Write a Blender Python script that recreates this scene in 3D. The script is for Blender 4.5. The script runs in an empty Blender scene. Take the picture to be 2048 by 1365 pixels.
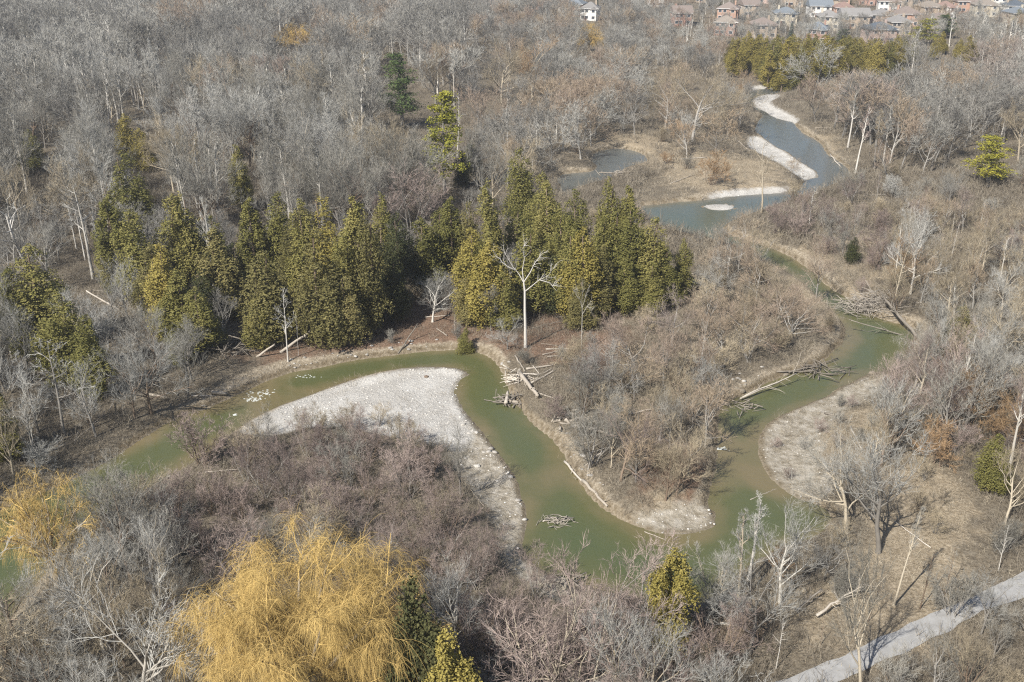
import bpy, math, random
import numpy as np
from mathutils import Vector, Matrix, Euler
from mathutils.geometry import delaunay_2d_cdt

R = random.Random(7)
sc = bpy.context.scene
col = sc.collection
# ------------------------------------------------------------------ camera, sky, sun
H, PITCH, F = 47.5, math.radians(23.5), 2000.0     # camera height, downward pitch, focal length in photo pixels
cam = bpy.data.cameras.new('camera'); camo = bpy.data.objects.new('camera', cam); col.objects.link(camo)
camo.location = (0, 0, H); camo.rotation_euler = (math.pi/2-PITCH, 0, 0)
cam.sensor_width = 36; cam.lens = 36*F/2048; cam.clip_start = .5; cam.clip_end = 6000
sc.camera = camo
SUN_EL, SUN_AZ = math.radians(43), math.radians(218)   # azimuth clockwise from +Y (the view direction)
w = bpy.data.worlds.new('World'); sc.world = w; w.use_nodes = True
nt = w.node_tree; bg = nt.nodes['Background']
sky = nt.nodes.new('ShaderNodeTexSky'); sky.sky_type = 'NISHITA'; sky.sun_disc = False
sky.sun_elevation = SUN_EL; sky.sun_rotation = SUN_AZ
nt.links.new(sky.outputs[0], bg.inputs[0]); bg.inputs[1].default_value = .075
sun = bpy.data.lights.new('sun', 'SUN'); sun.energy = 5.0; sun.angle = math.radians(.53); sun.color = (1, .95, .87)
suno = bpy.data.objects.new('sun', sun); col.objects.link(suno)
sd = Vector((math.sin(SUN_AZ)*math.cos(SUN_EL), math.cos(SUN_AZ)*math.cos(SUN_EL), math.sin(SUN_EL)))
suno.rotation_euler = sd.to_track_quat('Z', 'Y').to_euler(); suno.location = sd*300
vs = sc.view_settings; vs.view_transform = 'Standard'; vs.look = 'None'; vs.gamma = 1; vs.exposure = 0.53
sc.cycles.max_bounces = 4; sc.cycles.diffuse_bounces = 2; sc.cycles.glossy_bounces = 2
sc.cycles.transmission_bounces = 2; sc.cycles.volume_bounces = 0
sc.cycles.use_denoising = False; sc.cycles.use_adaptive_sampling = True; sc.cycles.adaptive_threshold = .02
sc.cycles.pixel_filter_type = 'BLACKMAN_HARRIS'; sc.cycles.filter_width = 1.2

SP, CP = math.sin(PITCH), math.cos(PITCH)
def G(px, py, z=0.0):
    "ground point seen at a photo pixel"
    u, v = (px-1024)/F, (682.5-py)/F
    dx, dy, dz = u, CP+v*SP, -SP+v*CP
    t = (z-H)/dz
    return (dx*t, dy*t)
def P(x, y, z=0.0):
    d = y*CP-(z-H)*SP
    return (1024+F*x/d, 682.5-F*(y*SP+(z-H)*CP)/d)
def tree_height(px, base, top):
    x, y = G(px, base)
    v = (682.5-top)/F
    return H + y*(-SP+v*CP)/(CP+v*SP)

# ------------------------------------------------------------------ tags
def tag(o, label=None, cat=None, group=None, kind=None):
    if label: o['label'] = label
    if cat: o['category'] = cat
    if group: o['group'] = group
    if kind: o['kind'] = kind
    return o
def empty(name, loc=(0,0,0), rz=0, s=1):
    o = bpy.data.objects.new(name, None); col.objects.link(o); o.location = loc; o.rotation_euler = (0,0,rz)
    o.scale = (s,s,s) if not hasattr(s, '__len__') else s; o.empty_display_size = .5
    return o
def link(name, me, parent=None, loc=None, mat=None):
    o = bpy.data.objects.new(name, me); col.objects.link(o)
    if parent: o.parent = parent
    if loc is not None: o.location = loc
    if mat is not None:
        if len(me.materials) == 0: me.materials.append(mat)
        o.material_slots[0].link = 'OBJECT'; o.material_slots[0].material = mat
    return o

# ------------------------------------------------------------------ materials
def mat(name, c1, c2, rough=.85, per='object', attr=None, nscale=3.0, nmix=.4, bump=0.0, spec=.2, c3=None, trans=0.0):
    "colour between c1 and c2: by object, by the mesh's own v attribute and by noise"
    m = bpy.data.materials.new(name); m.use_nodes = True; t = m.node_tree; N = t.nodes; L = t.links
    b = N['Principled BSDF']; b.inputs['Roughness'].default_value = rough; b.inputs['Specular IOR Level'].default_value = spec
    tc = N.new('ShaderNodeTexCoord'); nz = N.new('ShaderNodeTexNoise'); nz.inputs['Scale'].default_value = nscale; nz.inputs['Detail'].default_value = 4
    L.new(tc.outputs['Object'], nz.inputs['Vector'])
    oi = N.new('ShaderNodeObjectInfo')
    src = oi.outputs['Random']
    if attr:
        a = N.new('ShaderNodeAttribute'); a.attribute_name = attr
        if per == 'attr': src = a.outputs['Fac']
        else:
            mm = N.new('ShaderNodeMath'); mm.operation = 'MULTIPLY_ADD'; L.new(a.outputs['Fac'], mm.inputs[0]); mm.inputs[1].default_value = .55
            m2 = N.new('ShaderNodeMath'); m2.operation = 'MULTIPLY'; L.new(src, m2.inputs[0]); m2.inputs[1].default_value = .45
            L.new(m2.outputs[0], mm.inputs[2]); src = mm.outputs[0]
    mx0 = N.new('ShaderNodeMix'); mx0.inputs[0].default_value = nmix
    L.new(src, mx0.inputs[2]); L.new(nz.outputs['Fac'], mx0.inputs[3])
    mx = N.new('ShaderNodeValToRGB'); L.new(mx0.outputs[0], mx.inputs[0])
    e = mx.color_ramp.elements; e[0].position = .15; e[0].color = (*c1, 1); e[1].position = .85; e[1].color = (*c2, 1)
    if c3: q = mx.color_ramp.elements.new(.5); q.color = (*c3, 1)
    L.new(mx.outputs[0], b.inputs['Base Color'])
    if bump:
        bp = N.new('ShaderNodeBump'); bp.inputs['Strength'].default_value = bump; L.new(nz.outputs['Fac'], bp.inputs['Height']); L.new(bp.outputs[0], b.inputs['Normal'])
    if trans:
        tr = N.new('ShaderNodeBsdfTranslucent'); L.new(mx.outputs[0], tr.inputs[0])
        ms = N.new('ShaderNodeMixShader'); ms.inputs[0].default_value = trans
        L.new(b.outputs[0], ms.inputs[1]); L.new(tr.outputs[0], ms.inputs[2]); L.new(ms.outputs[0], N['Material Output'].inputs[0])
    return m
M = {}
M['bark_grey'] = mat('bark_grey', (.17,.155,.135), (.36,.34,.31), nscale=1.5, bump=.3)
M['bark_pale'] = mat('bark_pale', (.40,.37,.32), (.66,.63,.57), nscale=1.2, bump=.2)
M['bark_dead'] = mat('bark_dead', (.36,.34,.30), (.62,.59,.54), nscale=1.0, bump=.2)
M['bark_brown'] = mat('bark_brown', (.12,.085,.06), (.26,.20,.15), nscale=1.5, bump=.3)
M['bark_tan'] = mat('bark_tan', (.30,.25,.18), (.50,.44,.34), nscale=1.5, bump=.3)
M['twig_grey'] = mat('twig_grey', (.15,.142,.12), (.36,.345,.305))
M['twig_silver'] = mat('twig_silver', (.24,.235,.215), (.45,.44,.405))
M['twig_tan'] = mat('twig_tan', (.22,.185,.13), (.44,.37,.26))
M['twig_rust'] = mat('twig_rust', (.22,.15,.085), (.40,.27,.155))
M['twig_mauve'] = mat('twig_mauve', (.165,.13,.115), (.36,.29,.255))
M['twig_gold'] = mat('twig_gold', (.42,.29,.10), (.70,.51,.20), nscale=.6)
M['cedar'] = mat('cedar_leaves', (.09,.092,.028), (.32,.275,.10), c3=(.20,.187,.058), attr='v', nmix=.3, nscale=.35, trans=.15)
M['cedar_gold'] = mat('cedar_golden_leaves', (.17,.15,.04), (.38,.31,.09), c3=(.28,.235,.065), attr='v', nmix=.3, nscale=.5, trans=.15)
M['cedar_brown'] = mat('cedar_brownish_leaves', (.095,.088,.032), (.32,.265,.115), c3=(.20,.178,.07), attr='v', nmix=.3, nscale=.5, trans=.15)
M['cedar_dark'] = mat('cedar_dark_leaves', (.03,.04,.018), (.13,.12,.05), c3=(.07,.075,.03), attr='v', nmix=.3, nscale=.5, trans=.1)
M['pine'] = mat('pine_needles', (.035,.065,.022), (.12,.16,.055), c3=(.065,.10,.035), attr='v', nmix=.3, nscale=.5, trans=.1)
M['pine_gold'] = mat('golden_pine_needles', (.13,.15,.03), (.42,.36,.05), c3=(.28,.27,.04), attr='v', nmix=.3, nscale=.5, trans=.1)
M['spruce'] = mat('spruce_needles', (.035,.06,.045), (.12,.17,.13), attr='v', nmix=.3, nscale=.5)
M['drift'] = mat('weathered_wood', (.30,.26,.21), (.60,.55,.48), nscale=1.5, bump=.3)
M['drift_grey'] = mat('grey_wood', (.16,.14,.115), (.36,.325,.28), nscale=1.5, bump=.3)
M['brush'] = mat('brush_stems', (.10,.085,.066), (.36,.32,.25), c3=(.21,.182,.143), attr='v', per='attr', nmix=.3, nscale=.05)
M['wood_far'] = mat('woodland_twigs', (.13,.125,.12), (.36,.325,.285), c3=(.235,.215,.195), attr='v', per='attr', nmix=.15, nscale=.02)
M['wood_trunk'] = mat('woodland_trunks', (.18,.17,.155), (.66,.63,.57), attr='v', per='attr', nmix=.1, nscale=.02)
M['grass'] = mat('dry_grass_blades', (.28,.235,.165), (.50,.44,.34), attr='v', per='attr', nmix=.3, nscale=.08)
M['stone'] = mat('river_stones', (.32,.30,.27), (.60,.58,.54), attr='v', per='attr', nmix=.1, nscale=2)

# ------------------------------------------------------------------ geometry collector
class Geo:
    def __init__(s): s.v = []; s.f = []; s.c = []; s.cur = .5
    def face(s, idx): s.f.append(idx); s.c.append(s.cur)
    def tube(s, pts, rad, n=5, cap=False):
        b0 = len(s.v); k = len(pts)
        for i, (p, r) in enumerate(zip(pts, rad)):
            d = (pts[min(i+1, k-1)]-pts[max(i-1, 0)])
            if d.length < 1e-6: d = Vector((0,0,1))
            d.normalize()
            a = d.cross(Vector((.31,.95,.07))) if abs(d.y) < .9 else d.cross(Vector((1,0,0)))
            a.normalize(); b = d.cross(a)
            for j in range(n):
                t = 2*math.pi*j/n
                s.v.append(p+(a*math.cos(t)+b*math.sin(t))*r)
        for i in range(k-1):
            for j in range(n):
                j2 = (j+1) % n
                s.face((b0+i*n+j, b0+i*n+j2, b0+(i+1)*n+j2, b0+(i+1)*n+j))
        if cap:
            s.face(tuple(b0+j for j in range(n))[::-1]); s.face(tuple(b0+(k-1)*n+j for j in range(n)))
    def twig(s, p, q, w, rnd, mid=None):
        d = q-p; a = d.cross(Vector((rnd.uniform(-1,1), rnd.uniform(-1,1), rnd.uniform(-1,1))))
        if a.length < 1e-6: return
        a = a.normalized()*w*.5; b0 = len(s.v)
        if mid is None:
            s.v += [p-a, p+a, q]; s.face((b0, b0+1, b0+2))
        else:
            s.v += [p-a, p+a, mid+a*.7, mid-a*.7, q]; s.face((b0, b0+1, b0+2, b0+3)); s.face((b0+3, b0+2, b0+4))
    def quad(s, c, n, sz, rnd, asp=1.0):
        a = n.cross(Vector((rnd.uniform(-1,1), rnd.uniform(-1,1), rnd.uniform(-1,1))))
        if a.length < 1e-6: return
        a.normalize(); b = n.cross(a).normalized()*sz*asp; a = a*sz; b0 = len(s.v)
        s.v += [c-a-b*.6, c+a*.5-b, c+a+b*.5, c-a*.4+b]; s.face((b0, b0+1, b0+2, b0+3))
    def mesh(s, name, smooth=False):
        me = bpy.data.meshes.new(name); me.from_pydata([tuple(v) for v in s.v], [], s.f)
        a = me.attributes.new('v', 'FLOAT', 'FACE'); a.data.foreach_set('value', s.c)
        if smooth: me.polygons.foreach_set('use_smooth', [True]*len(s.f))
        me.update(); return me
def rv(rnd, s=1.0): return Vector((rnd.gauss(0,s), rnd.gauss(0,s), rnd.gauss(0,s)))
def path(p, d, L, n, wob, trop, rnd):
    pts = [p.copy()]; d = d.normalized()
    for i in range(n):
        d = (d+rv(rnd, wob)+Vector((0,0,trop))).normalized(); p = p+d*(L/n); pts.append(p.copy())
    return pts
def at(pts, t):
    k = t*(len(pts)-1); i = min(int(k), len(pts)-2); f = k-i
    return pts[i].lerp(pts[i+1], f), (pts[i+1]-pts[i]).normalized()
def side(d, ang, rnd):
    a = d.cross(rv(rnd)); a = a.normalized() if a.length > 1e-6 else Vector((1,0,0))
    return (d*math.cos(ang)+a*math.sin(ang)).normalized()

# ------------------------------------------------------------------ bare trees.  T = trunk and limbs, C = fine branches and twigs
def bare(seed, h, spread=.42, nl=(9,7,6,5), fork=.35, lean=.03, straight=False, stems=1, tw=.016, ang=(25,58), trunk_r=None, droop=0.0, up=.10, minz=.30, lod=False, dens=1.0):
    rnd = random.Random(seed); T, C = Geo(), Geo()
    r0 = trunk_r or h*.016
    def limb(p, d, L, r, lv):
        pts = path(p, d, L, 4 if lv < 3 else 3, .13+.05*lv, up if lv < 3 else up*.6-droop, rnd)
        if lv == 1: T.tube(pts, [r*(1-.75*i/4) for i in range(5)], 5)
        elif lv == 2:
            if lod: C.twig(pts[0], pts[-1], r*1.6, rnd, pts[2])
            else: C.tube(pts, [max(r*(1-.8*i/4), tw*.5) for i in range(5)], 3)
        elif lv == 3: C.twig(pts[0], pts[-1], max(r*1.5, tw*1.3), rnd, pts[2])
        if lv >= 4: return
        n = nl[lv] if lv < len(nl) else 4
        n = max(1, int(round(n*dens*rnd.uniform(.8,1.2))))
        for k in range(n):
            t = rnd.uniform(.22 if lv > 1 else .3, 1.0); q, dd = at(pts, t)
            if lv == 3:
                L2 = L*rnd.uniform(.35,.75); e = q+(side(dd, math.radians(rnd.uniform(18,55)), rnd)+Vector((0,0,up*2-droop*3)))*L2
                C.twig(q, e, tw, rnd)
            else: limb(q, side(dd, math.radians(rnd.uniform(22,52)), rnd), L*(.62-.25*t+rnd.uniform(-.06,.1))*(1.0 if lv < 3 else .9), max(r*.42*(1.2-t*.5), tw*.6), lv+1)
    for s in range(stems):
        d0 = Vector((rnd.gauss(0,lean), rnd.gauss(0,lean), 1)) if stems == 1 else Vector((math.cos(s*6.28/stems+rnd.random())*rnd.uniform(.15,.55), math.sin(s*6.28/stems+rnd.random())*rnd.uniform(.15,.55), 1))
        hh = h*(1 if stems == 1 else rnd.uniform(.7,1))
        base = Vector((0,0,-.25)) if stems == 1 else Vector((rnd.gauss(0,.15), rnd.gauss(0,.15), -.2))
        tl = hh*(.93 if straight else .62)
        pts = path(base, d0, tl, 8, .025 if straight else .055, .05, rnd)
        rr = [r0*(1-(.8 if straight else .62)*i/8)*(1.25 if i == 0 else 1)/(stems**.5) for i in range(9)]
        T.tube(pts, rr, 5 if lod else 7)
        n = max(2, int(nl[0]*dens/(stems**.6)))
        for k in range(n):
            t = minz+(1-minz)*((k+rnd.random())/n)
            if straight: L = hh*spread*(1.05-.7*t)*rnd.uniform(.7,1.15)
            else: L = hh*spread*rnd.uniform(.75,1.15)
            q, dd = at(pts, min(t,1)); a = math.radians(rnd.uniform(*ang))
            if not straight and k >= n-2: a *= .5
            limb(q, side(dd, a, rnd), L, r0*.5*(1.15-t*.6)/(stems**.4), 1)
    return T.mesh('trunk', True), C.mesh('crown')

def willow(seed, h, wid, strands, dens=1.0, sw=.02):
    "weeping crown: arching limbs with long hanging strands"
    rnd = random.Random(seed); T, C = Geo(), Geo()
    pts = path(Vector((0,0,-.3)), Vector((.05,.02,1)), h*.35, 5, .06, .03, rnd); T.tube(pts, [h*.05*(1-.4*i/5) for i in range(6)], 8)
    ends = []
    nl = 20
    for k in range(nl):
        th = k*2.4+rnd.uniform(-.15,.15); el = math.asin(min(.99, .28+.72*((k*7) % nl+.5)/nl))
        q, _ = at(pts, rnd.uniform(.55,1))
        d = Vector((math.cos(th)*math.cos(el), math.sin(th)*math.cos(el), math.sin(el)))
        L = h*rnd.uniform(.9,1.04)/math.hypot(math.cos(el)/.66, math.sin(el)/.50)
        lp = path(q, d, L, 7, .07, .0, rnd); T.tube(lp, [h*.017*(1-.82*i/7) for i in range(8)], 5)
        for m in range(11):
            t = rnd.uniform(.3,1); q2, d2 = at(lp, t)
            bp = path(q2, side(d2, rnd.uniform(.4,1.1), rnd), h*.2*rnd.uniform(.6,1.2), 4, .2, -.02, rnd)
            C.tube(bp, [.045*(1-.7*i/4) for i in range(5)], 3)
            for z in range(5):
                q3, d3 = at(bp, rnd.uniform(.2,1)); cp = path(q3, side(d3, .7, rnd), h*.09*rnd.uniform(.6,1.2), 3, .2, .0, rnd)
                C.twig(cp[0], cp[-1], .03, rnd, cp[2]); ends.append(cp)
    for s in range(strands):
        cp = rnd.choice(ends); q, d = at(cp, rnd.random())
        d = (d*.6+rv(rnd, .5)+Vector((0,0,.25))).normalized(); L = h*rnd.uniform(.04,.17)
        p = q; n = 4; pl = [p]
        for i in range(n):
            d = (d+Vector((0,0,-.62))+rv(rnd,.16)).normalized(); p = p+d*(L/n); pl.append(p)
        b0 = len(C.v); a = d.cross(rv(rnd)).normalized()*sw*.5
        for i, q in enumerate(pl[:-1]): C.v += [q-a*(1-.12*i), q+a*(1-.12*i)]
        C.v.append(pl[-1])
        for i in range(n-1): C.face((b0+2*i, b0+2*i+1, b0+2*i+3, b0+2*i+2))
        C.face((b0+2*n-2, b0+2*n-1, b0+2*n))
    return T.mesh('trunk', True), C.mesh('crown')

# ------------------------------------------------------------------ evergreens
def cedar(seed, h=12, wid=4.2, tips=3, leaves=24000, sz=.07):
    rnd = random.Random(seed); T, C = Geo(), Geo()
    T.tube(path(Vector((0,0,-.3)), Vector((0,0,1)), h*.92, 6, .02, .02, rnd), [h*.014*(1-.8*i/6) for i in range(7)], 7)
    R0 = wid/2; bil = []
    for k in range(tips):
        hh = h*(1 if k == 0 else rnd.uniform(.62,.9)); th = rnd.uniform(0,6.28); o = 0 if k == 0 else R0*rnd.uniform(.25,.5)
        cx, cy = math.cos(th)*o, math.sin(th)*o; rw = R0*(.85 if k == 0 else rnd.uniform(.5,.7))
        n = int(30*hh/12+10)
        for i in range(n):
            t = (i+rnd.random())/n; z = hh*(.06+.90*t)
            prof = min(1, (t+.18)*2.4)*(1-t)**.72*1.22+.035
            a = rnd.uniform(0,6.28); rr = rw*prof*rnd.uniform(.3,.82)
            br = rw*prof*rnd.uniform(.24,.46)+.1
            bil.append((Vector((cx+math.cos(a)*rr, cy+math.sin(a)*rr, z)), br, br*rnd.uniform(1.6,2.9), rnd.gauss(0,.13)))
    tot = sum(b[1]*b[2] for b in bil)
    for c, br, bz, tint in bil:
        m = int(leaves*br*bz/tot)
        for i in range(m//3):
            u = rv(rnd).normalized()
            if u.z < -.5: u.z *= -.6; u.normalize()
            k = rnd.uniform(.6,1.18); p = c+Vector((u.x*br, u.y*br, u.z*bz))*k
            C.cur = min(1, max(0, .45+tint+rnd.gauss(0,.2)))
            for j in range(3):
                C.quad(p+rv(rnd, sz*.7), (u+rv(rnd,.55)+Vector((0,0,.2))).normalized(), sz*rnd.uniform(.5,1.1), rnd, .8)
    return T.mesh('trunk', True), C.mesh('crown')

def pine(seed, h=14, wid=6, nb=60, sz=.16, layers=11, tufts=9):
    rnd = random.Random(seed); T, C = Geo(), Geo()
    tp = path(Vector((0,0,-.3)), Vector((0,0,1)), h*.98, 7, .02, .02, rnd)
    T.tube(tp, [h*.018*(1-.88*i/7) for i in range(8)], 7)
    for l in range(layers):
        t = .26+.72*l/(layers-1); q, _ = at(tp, min(t,.995)); n = max(3, int(nb/layers*(1.15-.5*t)))
        for k in range(n):
            a = rnd.uniform(0,6.28); L = wid/2*(1.08-t)**.55*rnd.uniform(.6,1.15)*(.9 if l % 2 else 1.1)
            bp = path(q+Vector((0,0,rnd.uniform(-.3,.3))), Vector((math.cos(a), math.sin(a), .12)), L, 4, .09, .05, rnd)
            T.tube(bp, [.05*(1-.7*i/4) for i in range(5)], 3)
            tint = rnd.gauss(0,.12)
            for m in range(tufts):
                q2, _ = at(bp, rnd.uniform(.35,1)); q2 = q2+Vector((rnd.gauss(0,.35), rnd.gauss(0,.35), rnd.uniform(.0,.3)))*wid/6
                for j in range(11):
                    C.cur = min(1, max(0, .5+tint+rnd.gauss(0,.2)))
                    C.quad(q2+rv(rnd,.2)*wid/6, (rv(rnd,.7)+Vector((0,0,.8))).normalized(), sz*rnd.uniform(.5,1.1), rnd, .55)
    return T.mesh('trunk', True), C.mesh('crown')

def spruce(seed, h=9, wid=3.6, leaves=3600):
    rnd = random.Random(seed); T, C = Geo(), Geo()
    T.tube([Vector((0,0,-.3)), Vector((0,0,h*.95))], [h*.016, .02], 6)
    for i in range(leaves//8):
        t = rnd.random()**1.3; z = h*(.08+.92*t); a = rnd.uniform(0,6.28); rr = wid/2*(1-t)*(.6+.4*abs(math.sin(t*38)))+.05
        k = rnd.uniform(.45,1); p = Vector((math.cos(a)*rr*k, math.sin(a)*rr*k, z-.15*rr*k)); tint = rnd.gauss(.5,.2)
        for j in range(8):
            C.cur = min(1, max(0, tint+rnd.gauss(0,.1)))
            C.quad(p+rv(rnd,.13), Vector((math.cos(a)*.6, math.sin(a)*.6, .8))+rv(rnd,.3), .13*rnd.uniform(.5,1.1), rnd, .6)
    return T.mesh('trunk', True), C.mesh('crown')

# ------------------------------------------------------------------ the river, traced on its water plane
WZ = -1.0
def pl(pts, z=0.0): return np.array([G(x, y, z) for x, y in pts])
def smooth(p, k=2, closed=True):
    for _ in range(k):
        q = np.roll(p, -1, 0); a = p*.75+q*.25; b = p*.25+q*.75; p = np.stack([a, b], 1).reshape(-1, 2)
    return p
def rough(p, amp, seed, step=1.2):
    "resample a closed outline and give it small random bays"
    q = np.roll(p, -1, 0); out = []
    for a, b in zip(p, q):
        n = max(1, int(np.hypot(*(b-a))/step))
        for i in range(n): out.append(a+(b-a)*i/n)
    out = np.array(out); rs = np.random.RandomState(seed); n = len(out)
    d = rs.normal(0, 1, (n,2)); d = (d+np.roll(d,1,0)+np.roll(d,-1,0))/1.7
    return out+d*amp
RIV = [(-260,1130),(-100,1075),(0,1010),(100,975),(200,928),(290,875),(335,842),(370,828),(412,818),(452,800),(480,786),(520,768),(580,745),(640,735),(700,722),(760,715),(820,706),(880,699),(945,698),(985,714),(1005,738),(1018,775),(1040,812),(1062,845),(1098,868),(1128,900),(1150,945),(1195,1005),(1255,1043),(1320,1064),(1375,1068),(1428,1062),
 (1432,1035),(1412,1005),(1420,950),(1430,900),(1430,850),(1436,805),(1470,795),(1500,782),(1535,762),(1570,748),(1610,738),(1655,708),(1682,680),(1688,652),(1668,625),(1635,600),(1600,568),(1560,540),(1500,505),(1430,485),(1360,470),(1300,445),(1268,424),(1272,412),(1330,407),(1400,400),(1500,392),(1570,388),(1600,380),(1606,364),(1645,352),(1600,325),(1560,300),(1530,280),(1508,262),(1512,245),(1528,232),(1505,218),(1494,200),(1490,186),(1515,179),(1560,178),(1620,176),
 (1622,184),(1565,190),(1520,192),(1504,199),(1506,210),(1530,228),(1560,240),(1592,246),(1598,262),(1640,285),(1655,305),(1680,325),(1706,344),(1692,362),(1640,383),(1570,408),(1490,436),(1442,452),(1455,468),(1510,486),(1570,505),(1625,540),(1665,575),(1700,598),(1722,620),(1770,640),(1828,650),(1836,672),(1822,702),(1800,740),(1745,750),(1690,772),(1640,800),(1570,830),(1526,858),(1520,900),(1540,955),(1590,992),(1640,1005),(1672,1035),(1650,1075),(1560,1105),(1500,1135),(1450,1175),(1400,1212),(1340,1212),(1260,1195),(1190,1182),(1130,1162),(1075,1140),(1042,1105),(1042,1075),(1060,1035),(1035,975),(1005,920),(970,872),(935,835),(912,795),(922,760),(934,745),(905,738),(860,736),(780,745),(690,764),(610,793),(540,822),(490,850),(440,888),(395,925),(340,962),(250,1005),(150,1080),(80,1165),(-20,1290),(-300,1420)]
RIVW = rough(smooth(pl(RIV, WZ), 1), .16, 1, 1.5)
POOL = [(1120,372),(1112,352),(1150,345),(1185,345),(1195,330),(1180,322),(1185,308),(1215,298),(1250,297),(1290,308),(1302,322),(1280,334),(1245,340),(1238,350),(1205,366),(1160,376),(1130,400),(1115,392)]
POOLW = rough(smooth(pl(POOL, WZ), 1), .15, 2)
WATERS = [RIVW, POOLW]
GRAV = dict(
 main=[(470,868),(500,845),(545,820),(610,792),(690,763),(780,744),(860,735),(905,737),(936,744),(925,765),(914,795),(936,835),(950,870),(925,905),(880,900),(800,885),(700,860),(620,860),(540,880)],
 flat=[(870,850),(936,835),(972,872),(1006,920),(1036,975),(1061,1035),(1042,1080),(1042,1110),(1080,1145),(1130,1168),(1190,1188),(1160,1215),(1080,1200),(1000,1120),(990,1040),(940,980),(900,920)],
 strip=[(1495,275),(1530,276),(1560,300),(1602,324),(1648,351),(1608,362),(1590,352),(1560,332),(1525,312),(1495,298)],
 hook=[(1502,198),(1520,191),(1565,189),(1556,200),(1535,207),(1560,222),(1600,242),(1590,247),(1558,240),(1528,228),(1506,211)],
 shelf=[(1400,398),(1440,385),(1520,378),(1580,378),(1606,372),(1600,382),(1560,389),(1480,394)],
 point=[(1555,842),(1600,815),(1650,796),(1700,768),(1745,752),(1765,770),(1740,800),(1680,830),(1640,880),(1640,930),(1680,980),(1640,1000),(1590,990),(1545,955),(1522,900),(1527,860)],
 tip=[(1428,1060),(1375,1066),(1320,1062),(1262,1040),(1300,1025),(1360,1010),(1412,1006),(1430,1036)],
 pool=[(1188,324),(1184,312),(1215,305),(1240,312),(1232,325),(1205,330)],
 far=[(1492,178),(1520,172),(1545,172),(1555,177),(1520,180)],
)
GRAVW = {k: smooth(pl(v, -.6), 1) for k, v in GRAV.items()}
ISLAND = smooth(pl([(1402,412),(1420,408),(1450,408),(1476,414),(1465,421),(1435,423),(1412,419)], WZ), 1)
PATH = [(1480,1400),(1553,1365),(1690,1310),(1792,1260),(1929,1202),(1990,1172),(2060,1138),(2180,1085),(2180,1150),(2060,1192),(1963,1223),(1902,1262),(1803,1308),(1727,1340),(1650,1378),(1590,1410)]
PATHW = pl(PATH)

def inside(X, Y, poly):
    X = np.asarray(X, float); Y = np.asarray(Y, float); r = np.zeros(X.shape, bool); n = len(poly); j = n-1
    for i in range(n):
        xi, yi = poly[i]; xj, yj = poly[j]
        if yi != yj: r ^= ((yi > Y) != (yj > Y)) & (X < (xj-xi)*(Y-yi)/(yj-yi)+xi)
        j = i
    return r
def dist(X, Y, poly, cap=40):
    X = np.asarray(X, float); Y = np.asarray(Y, float); D = np.full(X.shape, 1e9)
    Q = np.roll(poly, -1, 0)
    for (ax, ay), (bx, by) in zip(poly, Q):
        dx, dy = bx-ax, by-ay; l = dx*dx+dy*dy+1e-9
        t = np.clip(((X-ax)*dx+(Y-ay)*dy)/l, 0, 1)
        D = np.minimum(D, (X-ax-t*dx)**2+(Y-ay-t*dy)**2)
    return np.sqrt(D)
def vnoise(X, Y, s, seed):
    X = np.asarray(X, float)/s; Y = np.asarray(Y, float)/s
    xi = np.floor(X).astype(int); yi = np.floor(Y).astype(int); fx = X-xi; fy = Y-yi
    fx = fx*fx*(3-2*fx); fy = fy*fy*(3-2*fy)
    def hsh(a, b):
        n = (a*374761393+b*668265263+seed*69069) & 0x7fffffff; n = ((n ^ (n >> 13))*1274126177) & 0x7fffffff
        return ((n ^ (n >> 16)) & 0xffff)/65535.0
    return (hsh(xi,yi)*(1-fx)+hsh(xi+1,yi)*fx)*(1-fy)+(hsh(xi,yi+1)*(1-fx)+hsh(xi+1,yi+1)*fx)*fy
def fields(X, Y):
    "signed distance to water (negative in it), gravel mask, path distance"
    X = np.asarray(X, float); Y = np.asarray(Y, float)
    near = (X > -100) & (X < 160) & (Y > 30) & (Y < 380)
    S = np.full(X.shape, 60.0); g = np.zeros(X.shape); pd = np.full(X.shape, 60.0)
    x, y = X[near], Y[near]
    s = np.full(x.shape, 60.0)
    for wp in WATERS:
        d = dist(x, y, wp); ins = inside(x, y, wp); s = np.minimum(s, np.where(ins, -d, d))
    isl = inside(x, y, ISLAND); s = np.where(isl, dist(x, y, ISLAND), np.where(s < 0, np.maximum(s, -dist(x, y, ISLAND)), s))
    gg = np.zeros(x.shape); gdd = np.full(x.shape, 60.0)
    for k, gp in GRAVW.items():
        d = dist(x, y, gp); ins = inside(x, y, gp); gdd = np.minimum(gdd, np.where(ins, -d, d))
    gdd = np.where(isl, -2, gdd)
    gg = np.clip(.5-gdd/2.4, 0, 1)
    p = dist(x, y, PATHW); p = np.where(inside(x, y, PATHW), -p, p)
    S[near] = s; g[near] = gg; pd[near] = p
    return S, g, pd
def hgt(X, Y, F3=None):
    X = np.asarray(X, float); Y = np.asarray(Y, float)
    S, g, pd = F3 if F3 is not None else fields(X, Y)
    n = (vnoise(X,Y,14,3)-.5)*.9+(vnoise(X,Y,4,5)-.5)*.35+(vnoise(X,Y,1.1,6)-.5)*.22
    cut = np.clip((S+.15)/1.5, 0, 1); cut = cut**.6
    top = .05+n*np.clip((S-1)/5, .15, 1)
    steep = -1.06+cut*(1.06+top)
    gentle = -1.06+np.clip(S,0,14)*.055+np.clip(S,0,1)*.12+(vnoise(X,Y,1.6,8)-.5)*.10*np.clip(S,0,1)
    z = steep*(1-g)+np.minimum(gentle, .1)*g
    z = np.where(S < -.15, -1.06+np.maximum((S+.15)*.35, -1.1), z)
    k = np.clip((pd)/2.5, 0, 1); z = np.where(pd < 2.5, z*k+(-.02)*(1-k), z)
    return z
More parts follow.
